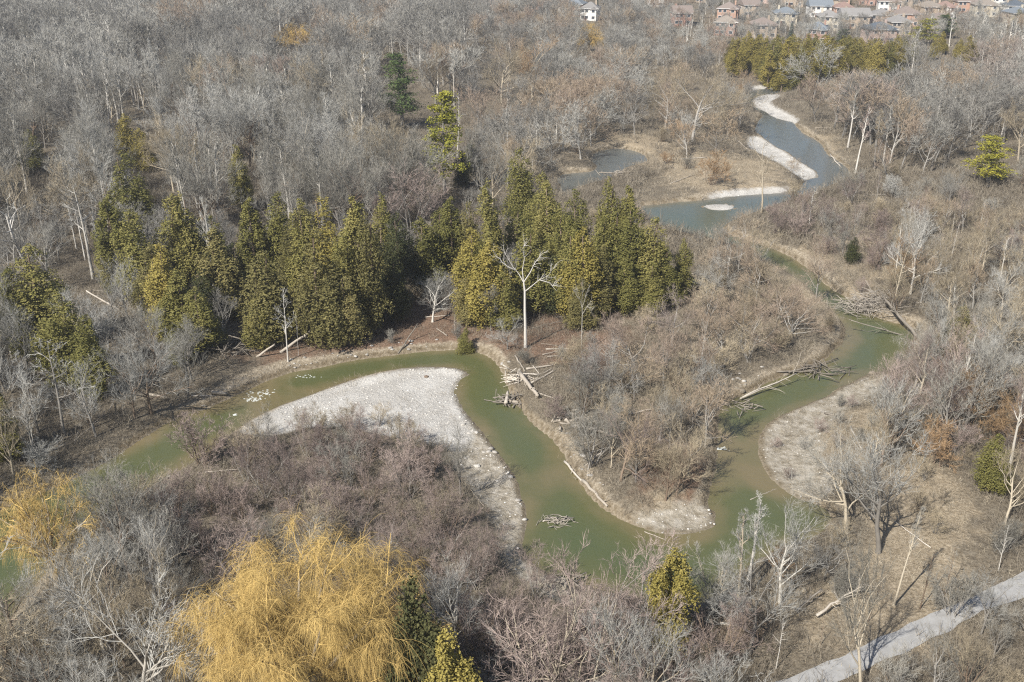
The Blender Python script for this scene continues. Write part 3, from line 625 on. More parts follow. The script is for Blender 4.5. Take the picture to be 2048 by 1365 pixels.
# ------------------------------------------------------------------ hero bare trees with hand-written labels
HERO = [  # proto, px, top, base, name, label, cat, twig, bark, wx, tilt
 ('broad1',1693,868,1066,'bare_tree','broad grey beige tree with forked trunk on the inside of the right bend','bare tree','twig_grey','bark_tan',.95,(0,-.3)),
 ('maple0',1757,880,1105,'bare_tree','wide silvery tree with many fine branches just right of the forked beige tree','bare tree','twig_silver','bark_grey',1.25,(0,0)),
 ('maple3',1722,1085,1385,'bare_tree','tall thin lone tree standing in front of the gravel path','bare tree','twig_grey','bark_tan',.62,(0,-.45)),
 ('poplar1',1787,1030,1212,'poplar_tree','slender leaning tree on dry grass just above the path','poplar','twig_grey','bark_tan',.7,(0,.18)),
 ('sapling1',1840,1105,1217,'sapling','small dark sapling near the path, left one of two','sapling','twig_grey','bark_brown',.9,(0,.05)),
 ('sapling0',1890,1100,1187,'sapling','small dark sapling near the path, right one of two','sapling','twig_grey','bark_brown',.9,(0,0)),
 ('sapling1',1641,1235,1291,'sapling','short brown sapling left of the path','sapling','twig_tan','bark_brown',.9,(0,0)),
 ('poplar2',1476,1035,1216,'poplar_tree','slim curved pale tree leaning left beside the lower pool','poplar','twig_silver','bark_tan',1.1,(0,-.15)),
 ('poplar0',1497,1005,1160,'poplar_tree','pale tree with round fan of twigs in front of the bend water','poplar','twig_silver','bark_pale',1.2,(0,0)),
 ('alder1',1420,1085,1215,'alder_tree','loose multi-stemmed tree at the water edge of the lower pool','alder','twig_grey','bark_tan',.9,(0,-.05)),
 ('maple2',1560,1025,1205,'bare_tree','dense silvery round crowned tree on the bank below the right bend','bare tree','twig_silver','bark_pale',1.15,(0,0)),
 ('broad0',1500,1110,1300,'bare_tree','low spreading grey tree with crooked limbs below the silvery round crowned tree','bare tree','twig_silver','bark_grey',1.1,(0,.25)),
 ('broad2',2003,555,775,'bare_tree','massive tan trunked tree with upswept limbs on the right bank','bare tree','twig_tan','bark_tan',.8,(0,.12)),
 ('broad1',1820,440,592,'bare_tree','greyish multi-limbed tree above the brush pile','bare tree','twig_silver','bark_pale',.8,(0,.12)),
 ('maple1',1862,640,762,'bare_tree','light grey clump of branches in front of the right bank cedar','bare tree','twig_silver','bark_grey',.85,(0,.08)),
 ('snag0',1523,290,425,'bare_tree','lone slim tree with few branches on the grassy bank between two river arms','bare tree','twig_tan','bark_tan',.8,(0,.02)),
 ('snag1',186,385,556,'dead_tree','white trunked leaning tree left of the tall cedar column','dead tree','twig_silver','bark_dead',1.2,(0,-.22)),
 ('snag0',58,400,546,'dead_tree','crooked white trunked tree at the left edge of the wood','dead tree','twig_silver','bark_dead',1.3,(0,-.25)),
 ('poplar3',432,420,618,'poplar_tree','pale cream poplar rising through the left cedars','poplar','twig_silver','bark_dead',.9,(0,-.08)),
 ('snag1',388,450,572,'dead_tree','pale forked bare tree just left of the cream poplar','dead tree','twig_silver','bark_dead',.8,(0,-.1)),
 ('sapling0',576,590,722,'dead_tree','pale grey dead sapling on the bank beside the leaning log','dead tree','twig_silver','bark_dead',1.0,(0,.03)),
 ('snag1',597,632,712,'dead_tree','short white dead pole beside the leaning log','dead tree','twig_silver','bark_dead',.25,(0,.03)),
 ('sapling1',132,690,880,'bare_tree','grey herringbone branched tree on the shaded left bank','bare tree','twig_silver','bark_grey',1.5,(0,0)),
 ('broad0',1003,82,205,'bare_tree','wide tan crowned tree with two pale trunks beyond the dark pine','bare tree','twig_tan','bark_tan',1.15,(0,-.06)),
 ('broad2',1065,78,200,'bare_tree','wide tan crowned tree right of the two trunked tan tree','bare tree','twig_rust','bark_tan',1.1,(0,0)),
 ('broad1',1385,140,280,'bare_tree','huge tan brown dome of twigs left of the upstream river bend','bare tree','twig_tan','bark_grey',1.25,(0,0)),
 ('broad0',1330,145,262,'bare_tree','tan brown spreading tree beside the huge dome of twigs','bare tree','twig_tan','bark_grey',1.1,(0,0)),
 ('broad2',1455,165,275,'bare_tree','tan spreading tree hanging over the upstream river bend','bare tree','twig_tan','bark_grey',1.0,(0,0)),
 ('maple3',912,1150,1330,'bare_tree','pale leafless tree with upswept branches in front of the dark near cedar','bare tree','twig_silver','bark_pale',1.0,(0,.05)),
 ('alder0',1080,1160,1420,'alder_tree','tall grey mauve alder clump below the sandy tip','alder','twig_mauve','bark_tan',1.0,(0,0)),
 ('alder2',1165,1180,1430,'alder_tree','mauve alder clump in front of the lower pool','alder','twig_mauve','bark_tan',1.0,(0,0)),
 ('alder3',1262,1110,1300,'alder_tree','round mauve grey alder just left of the narrow golden cedar','alder','twig_mauve','bark_grey',1.1,(0,0)),
 ('maple4',1290,1262,1470,'bare_tree','grey tree with dense fine branches at the bottom centre','bare tree','twig_silver','bark_tan',1.0,(0,0)),
 ('maple0',1235,1230,1450,'bare_tree','pale grey tree left of the dense bottom centre tree','bare tree','twig_silver','bark_tan',.9,(0,0)),
 ('broad2',215,1080,1330,'bare_tree','big silvery crooked branched tree between the two willows','bare tree','twig_silver','bark_pale',.9,(0,-.2)),
 ('broad1',290,1180,1470,'bare_tree','silvery twisted tree left of the big yellow willow','bare tree','twig_silver','bark_pale',.9,(0,.05)),
 ('maple2',265,955,1170,'bare_tree','dark trunked fan shaped tree behind the silvery crooked tree','bare tree','twig_grey','bark_brown',1.2,(0,-.12)),
 ('snag0',20,1060,1240,'bare_tree','thin pale branches over the water at the left edge','bare tree','twig_silver','bark_pale',1.2,(0,.1)),
 ('alder1',620,1000,1150,'alder_tree','pale stemmed tree rising behind the big yellow willow','alder','twig_tan','bark_pale',.9,(0,0)),
 ('shrub0',405,838,930,'shrub','mauve bush standing alone in the shallow water','shrub','twig_mauve','bark_brown',1.0,(0,0)),
 ('shrub1',1945,745,850,'shrub','large rust orange bush on the right bank slope','shrub','twig_rust','bark_brown',1.2,(0,0)),
 ('shrub2',1868,845,930,'shrub','rusty bush lower on the right bank slope','shrub','twig_rust','bark_brown',1.2,(0,0)),
 ('shrub3',1985,800,880,'shrub','rust brown bush behind the massive tan trunked tree','shrub','twig_rust','bark_brown',1.2,(0,0)),
 ('shrub0',1905,1150,1235,'shrub','grey vase shaped bush by the upper side of the path','shrub','twig_grey','bark_grey',.9,(0,0)),
 ('shrub1',1420,310,372,'shrub','orange brown willow bush near the river bar','shrub','twig_rust','bark_brown',1.2,(0,0)),
 ('broad0',865,545,640,'bare_tree','gnarled grey spreading tree in the gap between the cedars','bare tree','twig_silver','bark_pale',1.3,(0,0)),
 ('broad1',1015,640,700,'shrub','pale grey tangled bush left of the tall dead white tree','shrub','twig_silver','bark_grey',1.2,(0,0)),
 ('alder2',820,330,470,'alder_tree','reddish mauve tree in front of the golden pine','alder','twig_mauve','bark_grey',1.3,(0,0)),
 ('alder0',770,350,470,'alder_tree','mauve bare tree left of the golden pine foot','alder','twig_mauve','bark_grey',1.2,(0,0)),
 ('maple3',985,285,445,'bare_tree','grey fan shaped tree right of the golden pine','bare tree','twig_grey','bark_tan',.9,(0,0)),
 ('snag1',915,195,310,'dead_tree','slim white forked tree touching the golden pine','dead tree','twig_silver','bark_dead',.7,(0,.05)),
]
for key, px, top, base, name, label, cat, tw, bk, wx, tilt in HERO:
    x, y = G(px, base); h = tree_height(px, base, top)
    o = put(key, x, y, h*1.12, name, label, cat, None, tw, bk, wx=wx, tilt=(0,0))
    o.rotation_euler = (Matrix.Rotation(tilt[1]*.35, 3, 'Y') @ Matrix.Rotation(o.rotation_euler.z, 3, 'Z')).to_euler()
# willows
def willow_px(key, px, top, h, wx, label):
    x, y = G(px, top, h); tag(put(key, x, y, h, 'willow_tree', None, None, None, 'twig_gold', 'bark_tan', wx=wx), label, 'willow'); return x, y
willow_px('willow_big', 582, 1100, 13.6, .92, 'huge golden yellow weeping willow at the bottom of the view')
willow_px('willow_mid', 70, 958, 9.5, .6, 'golden orange willow by the water at the left edge')
willow_px('willow_small', 1180, 48, 9.5, .75, 'small orange willow alone in front of the white house')
willow_px('willow_small', 590, 48, 9.5, 1.0, 'faded tan orange willow deep in the grey wood')
willow_px('willow_small', 745, 6, 9.5, .7, 'far tan orange willow near the wood horizon')
willow_px('willow_small', 690, 2, 10, 1.3, 'farthest pale orange willow beyond the grey wood')

# the tall dead white tree on the bank, modelled limb by limb
def dead_tree(px, base, top, label, seed, kx=1.0):
    x, y = G(px, base); h = tree_height(px, base, top); s = h/11.0
    e = empty('dead_tree', (x, y, gz(x, y)), 0, (s*kx, s, s)); tag(e, label, 'dead tree'); rnd = random.Random(seed)
    T, C = Geo(), Geo()
    tk = [Vector(p) for p in ((0,0,-.3),(-.02,0,2),(-.08,.05,4),(-.1,0,6),(-.22,.05,7.1))]
    T.tube(tk, [.19,.15,.13,.105,.075], 9)
    limbs = [[(-.18,0,6.9),(-.7,.2,7.8),(-1.3,.1,8.6),(-1.9,.3,9.6),(-2.2,.2,10.3)], [(-.22,0,7.05),(-.35,0,8.2),(-.15,.2,9.3),(-.3,.1,10.4),(-.1,0,11)],
             [(-.2,0,7.0),(.4,-.1,8.0),(.9,.1,9.0),(1.5,.2,9.8),(2.1,.1,10.2)], [(-.1,0,6.0),(.5,-.2,6.6),(1.3,-.2,7.3),(2.2,0,7.7),(2.9,.1,8.8)],
             [(-1.0,.15,8.2),(-1.6,-.3,8.6),(-2.3,-.2,9.1),(-2.6,0,9.5),(-2.9,0,9.6)], [(1.3,-.2,7.3),(1.8,-.3,7.2),(2.3,-.2,7.0),(2.6,-.2,6.7),(2.8,-.2,6.8)]]
    for L in limbs:
        L = [Vector(p) for p in L]; T.tube(L, [.06,.045,.032,.02,.01], 5)
        for k in range(13):
            q, d = at(L, rnd.uniform(.3,1)); bp = path(q, side(d, rnd.uniform(.4,1.1), rnd), rnd.uniform(.5,1.4), 3, .25, .08, rnd); C.tube(bp, [.02,.015,.01,.005], 3)
            for z in range(3):
                q2, d2 = at(bp, rnd.uniform(.3,1)); C.twig(q2, q2+side(d2,.7,rnd)*rnd.uniform(.2,.5), .02, rnd)
    link('trunk', T.mesh('trunk', True), e, mat=M['bark_dead']); link('crown', C.mesh('crown'), e, mat=M['bark_dead']); placed.append((x, y, 1.2))
dead_tree(1051, 697, 488, 'tall dead white tree with bare forked crown on the river bank', 3)
dead_tree(1163, 703, 558, 'thin dead white tree against the cedars, right of the tall one', 4, .45)

# ------------------------------------------------------------------ fallen logs and driftwood
LR = random.Random(31)
def log(p, q, r, m='drift', label=None, name='fallen_log', group=None, stubs=3, taper=.6, bend=.06, cat='log', branches=0):
    "p, q: world end points"
    p, q = Vector(p), Vector(q); L = (q-p).length; g = Geo(); n = 6; r *= .72
    pts = [p.lerp(q, i/n)+Vector((LR.gauss(0,bend), LR.gauss(0,bend), LR.gauss(0,bend*.3)))*L*.15 for i in range(n+1)]
    c = p.lerp(q, .5); pts = [v-c for v in pts]
    g.tube(pts, [r*(1-(1-taper)*i/n)*LR.uniform(.92,1.08) for i in range(n+1)], 8, True)
    for k in range(stubs):
        a, d = at(pts, LR.uniform(.2,1)); e = a+side(d, LR.uniform(.6,1.2), LR)*LR.uniform(.2,.6)*min(2,L*.25); g.tube([a, e], [r*.35, r*.15], 4)
    for k in range(branches):
        a, d = at(pts, LR.uniform(.3,1)); bp = path(a, side(d, LR.uniform(.3,.9), LR)+Vector((0,0,.2)), L*LR.uniform(.12,.35), 4, .2, 0, LR); g.tube(bp, [r*.3*(1-.7*i/4) for i in range(5)], 4)
        for z in range(4):
            a2, d2 = at(bp, LR.uniform(.3,1)); g.twig(a2, a2+side(d2, .6, LR)*L*.1, r*.15, LR)
    o = link(name, g.mesh(name, True), None, c, M[m])
    if label: tag(o, label, cat, group)
    return o
def log_px(x1, y1, x2, y2, r, m='drift', label=None, dz=(.0,.0), **k):
    a = G(x1, y1, k.pop('z1', 0)); b = G(x2, y2, k.pop('z2', 0)); za = max(gz(*a), WZ)+r+dz[0]; zb = max(gz(*b), WZ)+r*.7+dz[1]
    return log((*a, za), (*b, zb), r, m, label, **k)
def pole_px(px, base, x2, y2, z, r, m, label, **k):
    "leaning pole: the foot on the ground, the tip at height z"
    a = G(px, base); b = G(x2, y2, z); return log((*a, gz(*a)), (*b, z), r, m, label, **k)
pole_px(560,706,656,638,3.2,.24,'drift','long pale log leaning against the cedars beside the bank', stubs=5)
pole_px(514,714,548,690,1.6,.2,'drift','short split pale log propped on the bank, the upper end left of the leaning log', stubs=4)
pole_px(795,694,836,648,1.8,.14,'drift_grey','thin grey log leaning up the bank below the gnarled tree')
pole_px(240,618,172,582,2.0,.2,'drift','long pale log leaning in the gap left of the cedars')
pole_px(32,712,0,650,3.5,.2,'drift','slanting grey trunk at the left edge')
pole_px(157,740,134,652,5.5,.15,'drift','thin pale trunk slanting through the left cedars', stubs=2)
log_px(296,803,412,817,.2,'drift','long bleached log lying from the bank into the river', z1=-.5, z2=-1, stubs=2)
log_px(425,803,455,797,.33,'drift','thick white log end at the waterline', z1=-1, z2=-1)
log_px(385,812,430,803,.1,'drift','thin bleached stick between the long log and the thick log end', z1=-1, z2=-1)
log_px(1012,813,1016,792,.3,'drift','upright pointing pale log standing in the river beside the root jam', z1=-1, z2=-1, dz=(.1,.3), stubs=0)
log_px(1018,806,1037,809,.26,'drift','short pale log floating right of the upright one', z1=-1, z2=-1, stubs=0)
log_px(1040,765,1076,808,.35,'drift','big bleached root trunk lying down the bank at the jam', z1=-.3, z2=-.4, dz=(.5,.2), stubs=9)
log_px(1062,770,1110,745,.16,'drift','bleached log above the big root trunk', stubs=4)
log_px(1052,742,1105,735,.18,'drift','bleached log lying back from the overhanging roots', stubs=4)
log_px(1030,715,1050,745,.14,'drift','curved bleached root over the bank edge')
log_px(1078,790,1110,800,.12,'drift','small crossed driftwood stick beside the root trunk')
log_px(1165,858,1225,872,.26,'drift','thick white log lying behind the river bank stones')
log_px(1158,893,1208,880,.15,'drift','thin white log below the thick white log')
log_px(1092,700,1150,695,.12,'drift','thin white log at the foot of the tall dead tree')
log_px(1085,712,1118,704,.1,'drift','thinner white log beside the foot of the tall dead tree')
log_px(1165,960,1215,1012,.24,'drift','long pale trunk lying along the peninsula bank', z1=-.6, z2=-.6, branches=2)
log_px(1130,923,1166,962,.17,'drift','bleached branch reaching over the water at the peninsula bank', z1=-.8, z2=-.6, branches=3)
log_px(1170,930,1205,905,.12,'drift','pale pole lying uphill from the peninsula trunk')
log_px(1290,1045,1330,1060,.06,'drift','thin stick on the peninsula tip')
log_px(1440,1247,1492,1252,.16,'drift','short pale log on the brown litter by the lower pool')
log_px(1630,1235,1720,1195,.17,'drift','fallen silvery tree lying toward the path', taper=.15, bend=.2, branches=16, dz=(.2,1.0))
log_px(1590,1225,1640,1195,.14,'drift_grey','fallen grey branch left of the silvery fallen tree', branches=9, dz=(.2,.8))
log_px(1480,803,1555,776,.14,'drift','white fallen branch reaching into the right river arm', z1=-1, z2=-1, dz=(.2,.6), branches=6)
log_px(1478,802,1592,768,.12,'drift','upper white forked branch over the right river arm', z1=-1, z2=-1, dz=(.2,1.2), branches=5)
log_px(1575,752,1675,722,.13,'drift_grey','long straight pole lying out over the right river arm', z1=-1, z2=-1, dz=(.3,.2), stubs=1)
log_px(1555,737,1620,728,.14,'drift_grey','grey log on the bank above the long pole')
pole_px(1836,662,1768,596,1.8,.3,'drift_grey','leaning tan trunk across the brush pile', branches=10, stubs=3)
pole_px(1820,655,1700,640,1.0,.12,'drift_grey','grey branch trailing from the brush pile', branches=10)
log_px(1660,312,1682,333,.16,'drift','fallen white tree on the upstream right bank', z1=-1, z2=-.7, branches=6)
log_px(1630,258,1665,256,.14,'drift','pale log lying on the upstream grassy point')
log_px(1475,282,1500,305,.18,'drift','white trunk at the head of the narrow gravel bar', branches=2)
log_px(1405,390,1450,372,.14,'drift_grey','grey log lying on the shelf above the river')
log_px(1500,1000,1560,975,.05,'drift_grey','sunken stick in the shallow riffle', z1=-1, z2=-1, dz=(-.05,-.05))
log_px(940,975,968,1010,.06,'drift','thin stick on the sandy bank')
log_px(1650,815,1760,862,.12,'drift_grey','thin grey log on the right point among the brush')
log_px(1700,860,1722,900,.12,'drift','pale log on the right point')
log_px(1340,365,1380,352,.12,'drift','pale log in the brush beside the pool')
log_px(1075,285,1100,290,.16,'drift','white fallen log above the side pool')
log_px(130,800,190,790,.14,'drift','pale log under the shaded left cedars')
log_px(140,790,180,800,.1,'drift','second pale log under the shaded left cedars')
def jam(name, px, py, n, rad, label, m, z0=None, r=(.03,.09), L=(.8,2.5), flat=.3, cat='driftwood'):
    g = Geo(); x, y = G(px, py, -.6); z = gz(x, y) if z0 is None else z0
    for i in range(n):
        a = Vector((LR.gauss(0,rad), LR.gauss(0,rad*.6), abs(LR.gauss(0,flat)))); d = Vector((LR.gauss(0,1), LR.gauss(0,.6), LR.gauss(0,.3))).normalized()*LR.uniform(*L)
        rr = LR.uniform(*r); g.tube([a-d*.5, a+rv(LR,.06), a+d*.5], [rr, rr*.9, rr*.5], 5, True)
    tag(link(name, g.mesh(name, True), None, (x, y, z), M[m]), label, cat)
jam('driftwood_pile', 1020, 798, 46, .8, 'tangle of roots and sticks caught in the river beside the upright log', 'drift_grey', -1.0)
jam('driftwood_pile', 1112, 1036, 60, .75, 'small raft of sticks floating alone in the lower river', 'drift_grey', -1.0, (.02,.05), (.4,1.2), .12)
log_px(1085,1045,1106,1036,.08,'drift','single white stick at the end of the floating raft', z1=-1, z2=-1, stubs=0)
jam('driftwood_pile', 1045, 765, 70, 1.1, 'overhanging mass of bleached roots on the eroded bank', 'drift', -.5, (.03,.09), (.8,2.6), .5)
jam('driftwood_pile', 1150, 850, 34, 1.2, 'scatter of white driftwood on the peninsula bank', 'drift', None, (.05,.16), (.4,1.3), .1)
jam('brush_pile', 1748, 618, 420, 2.3, 'large dark brush pile at the bend under the leaning trunk', 'drift_grey', -.8, (.015,.05), (1.0,3.4), .9, 'brush pile')
jam('driftwood_pile', 1640, 738, 60, 1.8, 'flat heap of sticks on the left bank of the right river arm', 'drift_grey', -.9, (.03,.08), (1,3), .25)
jam('driftwood_pile', 1470, 808, 44, 1.3, 'dark sticks at the foot of the white fallen branches', 'drift_grey', -1.0, (.02,.07), (.8,2.2), .2)
jam('driftwood_pile', 470, 712, 60, 1.6, 'grey pile of dead branches under the cedars at the bank', 'drift_grey', None, (.03,.09), (1,3.4), .8)
jam('driftwood_pile', 1130, 1165, 30, .9, 'few dark sticks on the shaded sandy shore', 'drift_grey', None, (.03,.07), (.6,2.4), .05)
jam('driftwood_pile', 1240, 355, 30, 2.0, 'pale sticks beside the small side pool', 'drift', None, (.04,.1), (1,3), .2)
def rock(px, py, s, label, name='boulder', z=-.6, m='stone', cat='rock'):
    g = Geo(); x, y = G(px, py, z); rr = random.Random(int(px*7+py)); n, k = 9, 6
    for i in range(k+1):
        ph = math.pi*i/k
        for j in range(n):
            th = 2*math.pi*j/n; q = rr.uniform(.8,1.15); g.v.append(Vector((math.cos(th)*math.sin(ph)*q, math.sin(th)*math.sin(ph)*q*.8, math.cos(ph)*.6*q))*s)
    for i in range(k):
        for j in range(n): g.face((i*n+j, (i+1)*n+j, (i+1)*n+(j+1)%n, i*n+(j+1)%n))
    o = link(name, g.mesh(name), None, (x, y, max(gz(x,y), WZ)+s*.2), M[m]); tag(o, label, cat)
rock(1133,832,.22,'pale rounded boulder at the top of the peninsula bank','boulder',0)
rock(1150,852,.18,'white boulder just below the topmost bank boulder','boulder',0)
rock(1160,868,.18,'white boulder at the end of the thick white log','boulder',0)
rock(853,752,.28,'dark lump lying alone on the gravel bar','tree_stump',-.6,'bark_brown','stump')
rock(1484,785,.36,'round tan hummock at the foot of the white fallen branches','earth_hummock',-.8,'brush','hummock')
rock(1572,748,.36,'grassy hummock at the root of the long pole','earth_hummock',-.8,'brush','hummock')
rock(1742,750,.36,'small grassy hummock at the head of the right point','earth_hummock',-.8,'brush','hummock')
rock(955,925,.3,'pale block on the sandy bank','boulder',-.3)
def stump(px, py, r, h, label):
    x, y = G(px, py); g = Geo(); g.tube([Vector((0,0,-.2)), Vector((0,0,h*.3)), Vector((.03,0,h))], [r*1.35, r*1.05, r], 12, True)
    e = empty('tree_stump', (x, y, gz(x, y))); tag(e, label, 'stump'); link('bark', g.mesh('bark', True), e, mat=M['bark_grey'])
    g = Geo(); g.tube([Vector((.03,0,h)), Vector((.03,0,h+.03))], [r*.88, r*.86], 12, True); link('cut_face', g.mesh('cut_face'), e, mat=M['grass'])
stump(1418, 1247, .27, .3, 'pale cut stump on the brown litter left of the short log')

# ------------------------------------------------------------------ riffle foam
def foam():
    g = Geo(); rr = random.Random(4)
    for cx, cy, n, sp in ((517,786,32,.8),(512,797,20,.5),(1442,898,26,.4),(505,800,20,.4),(612,754,16,.7),(472,830,10,.2)):
        x, y = G(cx, cy, WZ)
        for i in range(n):
            a = Vector((x+rr.gauss(0,sp), y+rr.gauss(0,sp*.5), WZ+.02)); s = rr.uniform(.02,.08); k = 7; b0 = len(g.v)
            for j in range(k):
                t = 6.283*j/k; g.v.append(a+Vector((math.cos(t)*s*rr.uniform(1,3.4), math.sin(t)*s*rr.uniform(.4,.9), 0)))
            g.v.append(a+Vector((0,0,.04)))
            for j in range(k): g.face((b0+j, b0+(j+1)%k, b0+k))
    fm = mat('foam', (.62,.66,.62), (.8,.82,.8), rough=.5)
    o = link('riffle_foam', g.mesh('riffle_foam', True), None, None, fm); tag(o, 'white riffle foam on the green water', None, None, 'stuff')
foam()

# ------------------------------------------------------------------ houses
def hm(name, c, rough=.85, k=.82): return mat(name, tuple(v*k for v in c), c, rough=rough, nscale=.5, nmix=.6)
WALL = {n: hm('wall_'+n.replace(' ','_'), c) for n, c in {'red brick':(.40,.26,.21),'orange brick':(.50,.33,.25),'pink brick':(.54,.42,.37),'tan brick':(.47,.39,.31),'cream':(.60,.54,.43),'white':(.78,.77,.74)}.items()}
ROOF = {n: hm('roof_'+n.replace(' ','_'), c) for n, c in {'brown':(.26,.215,.19),'grey':(.27,.26,.25),'blue grey':(.20,.225,.25),'dark blue':(.11,.13,.155),'reddish brown':(.29,.20,.17),'taupe':(.30,.26,.22)}.items()}
TRIM = hm('trim_white', (.78,.77,.75)); PANE = mat('pane', (.03,.04,.05), (.07,.08,.10), rough=.15, spec=.6); DOOR = hm('door_paint', (.16,.08,.06)); GAR = hm('garage_door_paint', (.62,.60,.56))
def box(g, x0, x1, y0, y1, z0, z1):
    b = len(g.v); g.v += [Vector((x, y, z)) for z in (z0,z1) for x, y in ((x0,y0),(x1,y0),(x1,y1),(x0,y1))]
    for f in ((0,3,2,1),(4,5,6,7),(0,1,5,4),(1,2,6,5),(2,3,7,6),(3,0,4,7)): g.face(tuple(b+i for i in f))
HR = random.Random(12)
def house(px, base, wpx, roof, wall, extra, style='hip', st=2, rot=None):
    x, y = G(px, base); w = min(14.5, max(8, .88*wpx*math.hypot(y,H)/F)); d = HR.uniform(8.5,10.5); hh = 2.75*st-.2; rise = HR.uniform(2.0,2.8)
    rt = HR.uniform(-.35,.35) if rot is None else rot
    e = empty('house', (x, y+d/2, -.1), rt); lab = f'{"" if st > 1 else "low "}{wall} house with {style if style == "gable" else "hipped"} {roof} roof, {extra}'
    tag(e, lab, 'house', 'houses beyond the woods')
    g = Geo(); box(g, -w/2, w/2, -d/2, d/2, -.5, hh)
    if rot is None or True:
        box(g, w*.08, w*.42, -d/2-1.3, -d/2, -.5, hh*.93)     # rear bay
    wl = link('wall', g.mesh('wall'), e, mat=WALL[wall])
    g = Geo(); o = .45; W, D = w/2+o, d/2+o; b = 0
    rg = max(.3, W-D) if style == 'hip' else W
    top = [Vector((-rg,0,hh+rise+.12)), Vector((rg,0,hh+rise+.12))]; ev = [Vector((sx*W, sy*D, hh+.08)) for sx, sy in ((-1,-1),(1,-1),(1,1),(-1,1))]; lo = [v-Vector((0,0,.22)) for v in ev]
    g.v += ev+lo+top
    for f in ((0,1,9,8),(2,3,8,9),(1,2,9),(3,0,8),(0,4,5,1),(1,5,6,2),(2,6,7,3),(3,7,4,0),(4,7,6,5)): g.face(f)
    b = len(g.v); x0, x1, yy = w*.08-.3, w*.42+.3, -d/2-1.65; xm = (x0+x1)/2; zz = hh*.93
    g.v += [Vector(v) for v in ((x0,yy,zz),(x1,yy,zz),(xm,yy+.05,zz+1.1),(x0,-d/2+2.4,zz),(x1,-d/2+2.4,zz),(xm,-d/2+2.4,zz+1.1))]
    for f in ((0,1,2),(0,2,5,3),(1,4,5,2),(0,3,4,1)): g.face(tuple(b+i for i in f))
    rf = link('roof', g.mesh('roof'), e, mat=ROOF[roof])
    g = Geo(); cx = HR.choice((-1,1))*w*.3; box(g, cx-.35, cx+.35, .6, 1.3, hh+rise*.3, hh+rise+.7); link('chimney', g.mesh('chimney'), rf, mat=WALL['tan brick' if wall == 'white' else wall])
    if style == 'gable':
        g = Geo(); 
        for sx in (-1,1):
            b = len(g.v); xx = sx*(w/2+.02); g.v += [Vector((xx,-d/2,hh)), Vector((xx,d/2,hh)), Vector((xx,0,hh+rise))]+[Vector((xx-sx*.1,-d/2,hh)), Vector((xx-sx*.1,d/2,hh)), Vector((xx-sx*.1,0,hh+rise))]
            for f in ((0,1,2),(3,5,4),(0,3,4,1),(1,4,5,2),(2,5,3,0)): g.face(tuple(b+i for i in f))
        link('gable', g.mesh('gable'), e, mat=TRIM)
    g = Geo(); box(g, -W, W, -D-.06, -D+.02, hh-.12, hh+.06); link('eaves', g.mesh('eaves'), e, mat=TRIM)
    for fl in range(st):
        z = .9+fl*2.8
        for fx in (-.36,-.14,.25):
            yo = -d/2-(1.3 if fx == .25 else 0); g = Geo(); cx = fx*w; ww = .75; box(g, cx-ww, cx+ww, yo-.05, yo+.02, z, z+1.35)
            wi = link('window', g.mesh('window'), e, mat=TRIM); g = Geo(); box(g, cx-ww+.12, cx+ww-.12, yo-.08, yo-.04, z+.12, z+1.23); link('pane', g.mesh('pane'), wi, mat=PANE)
    for sx in (-1,1):
        g = Geo(); box(g, sx*w/2-.05, sx*w/2+.05, -.7, .7, hh-2.2, hh-.9); wi = link('window', g.mesh('window'), e, mat=TRIM)
        g = Geo(); box(g, sx*w/2-.08, sx*w/2+.08, -.55, .55, hh-2.05, hh-1.05); link('pane', g.mesh('pane'), wi, mat=PANE)
    g = Geo(); box(g, -.25*w-.02, -.25*w+.95, -d/2-.06, -d/2+.02, 0, 2.1); link('door', g.mesh('door'), e, mat=DOOR)
    placed.append((x, y+d/2, w*.75))
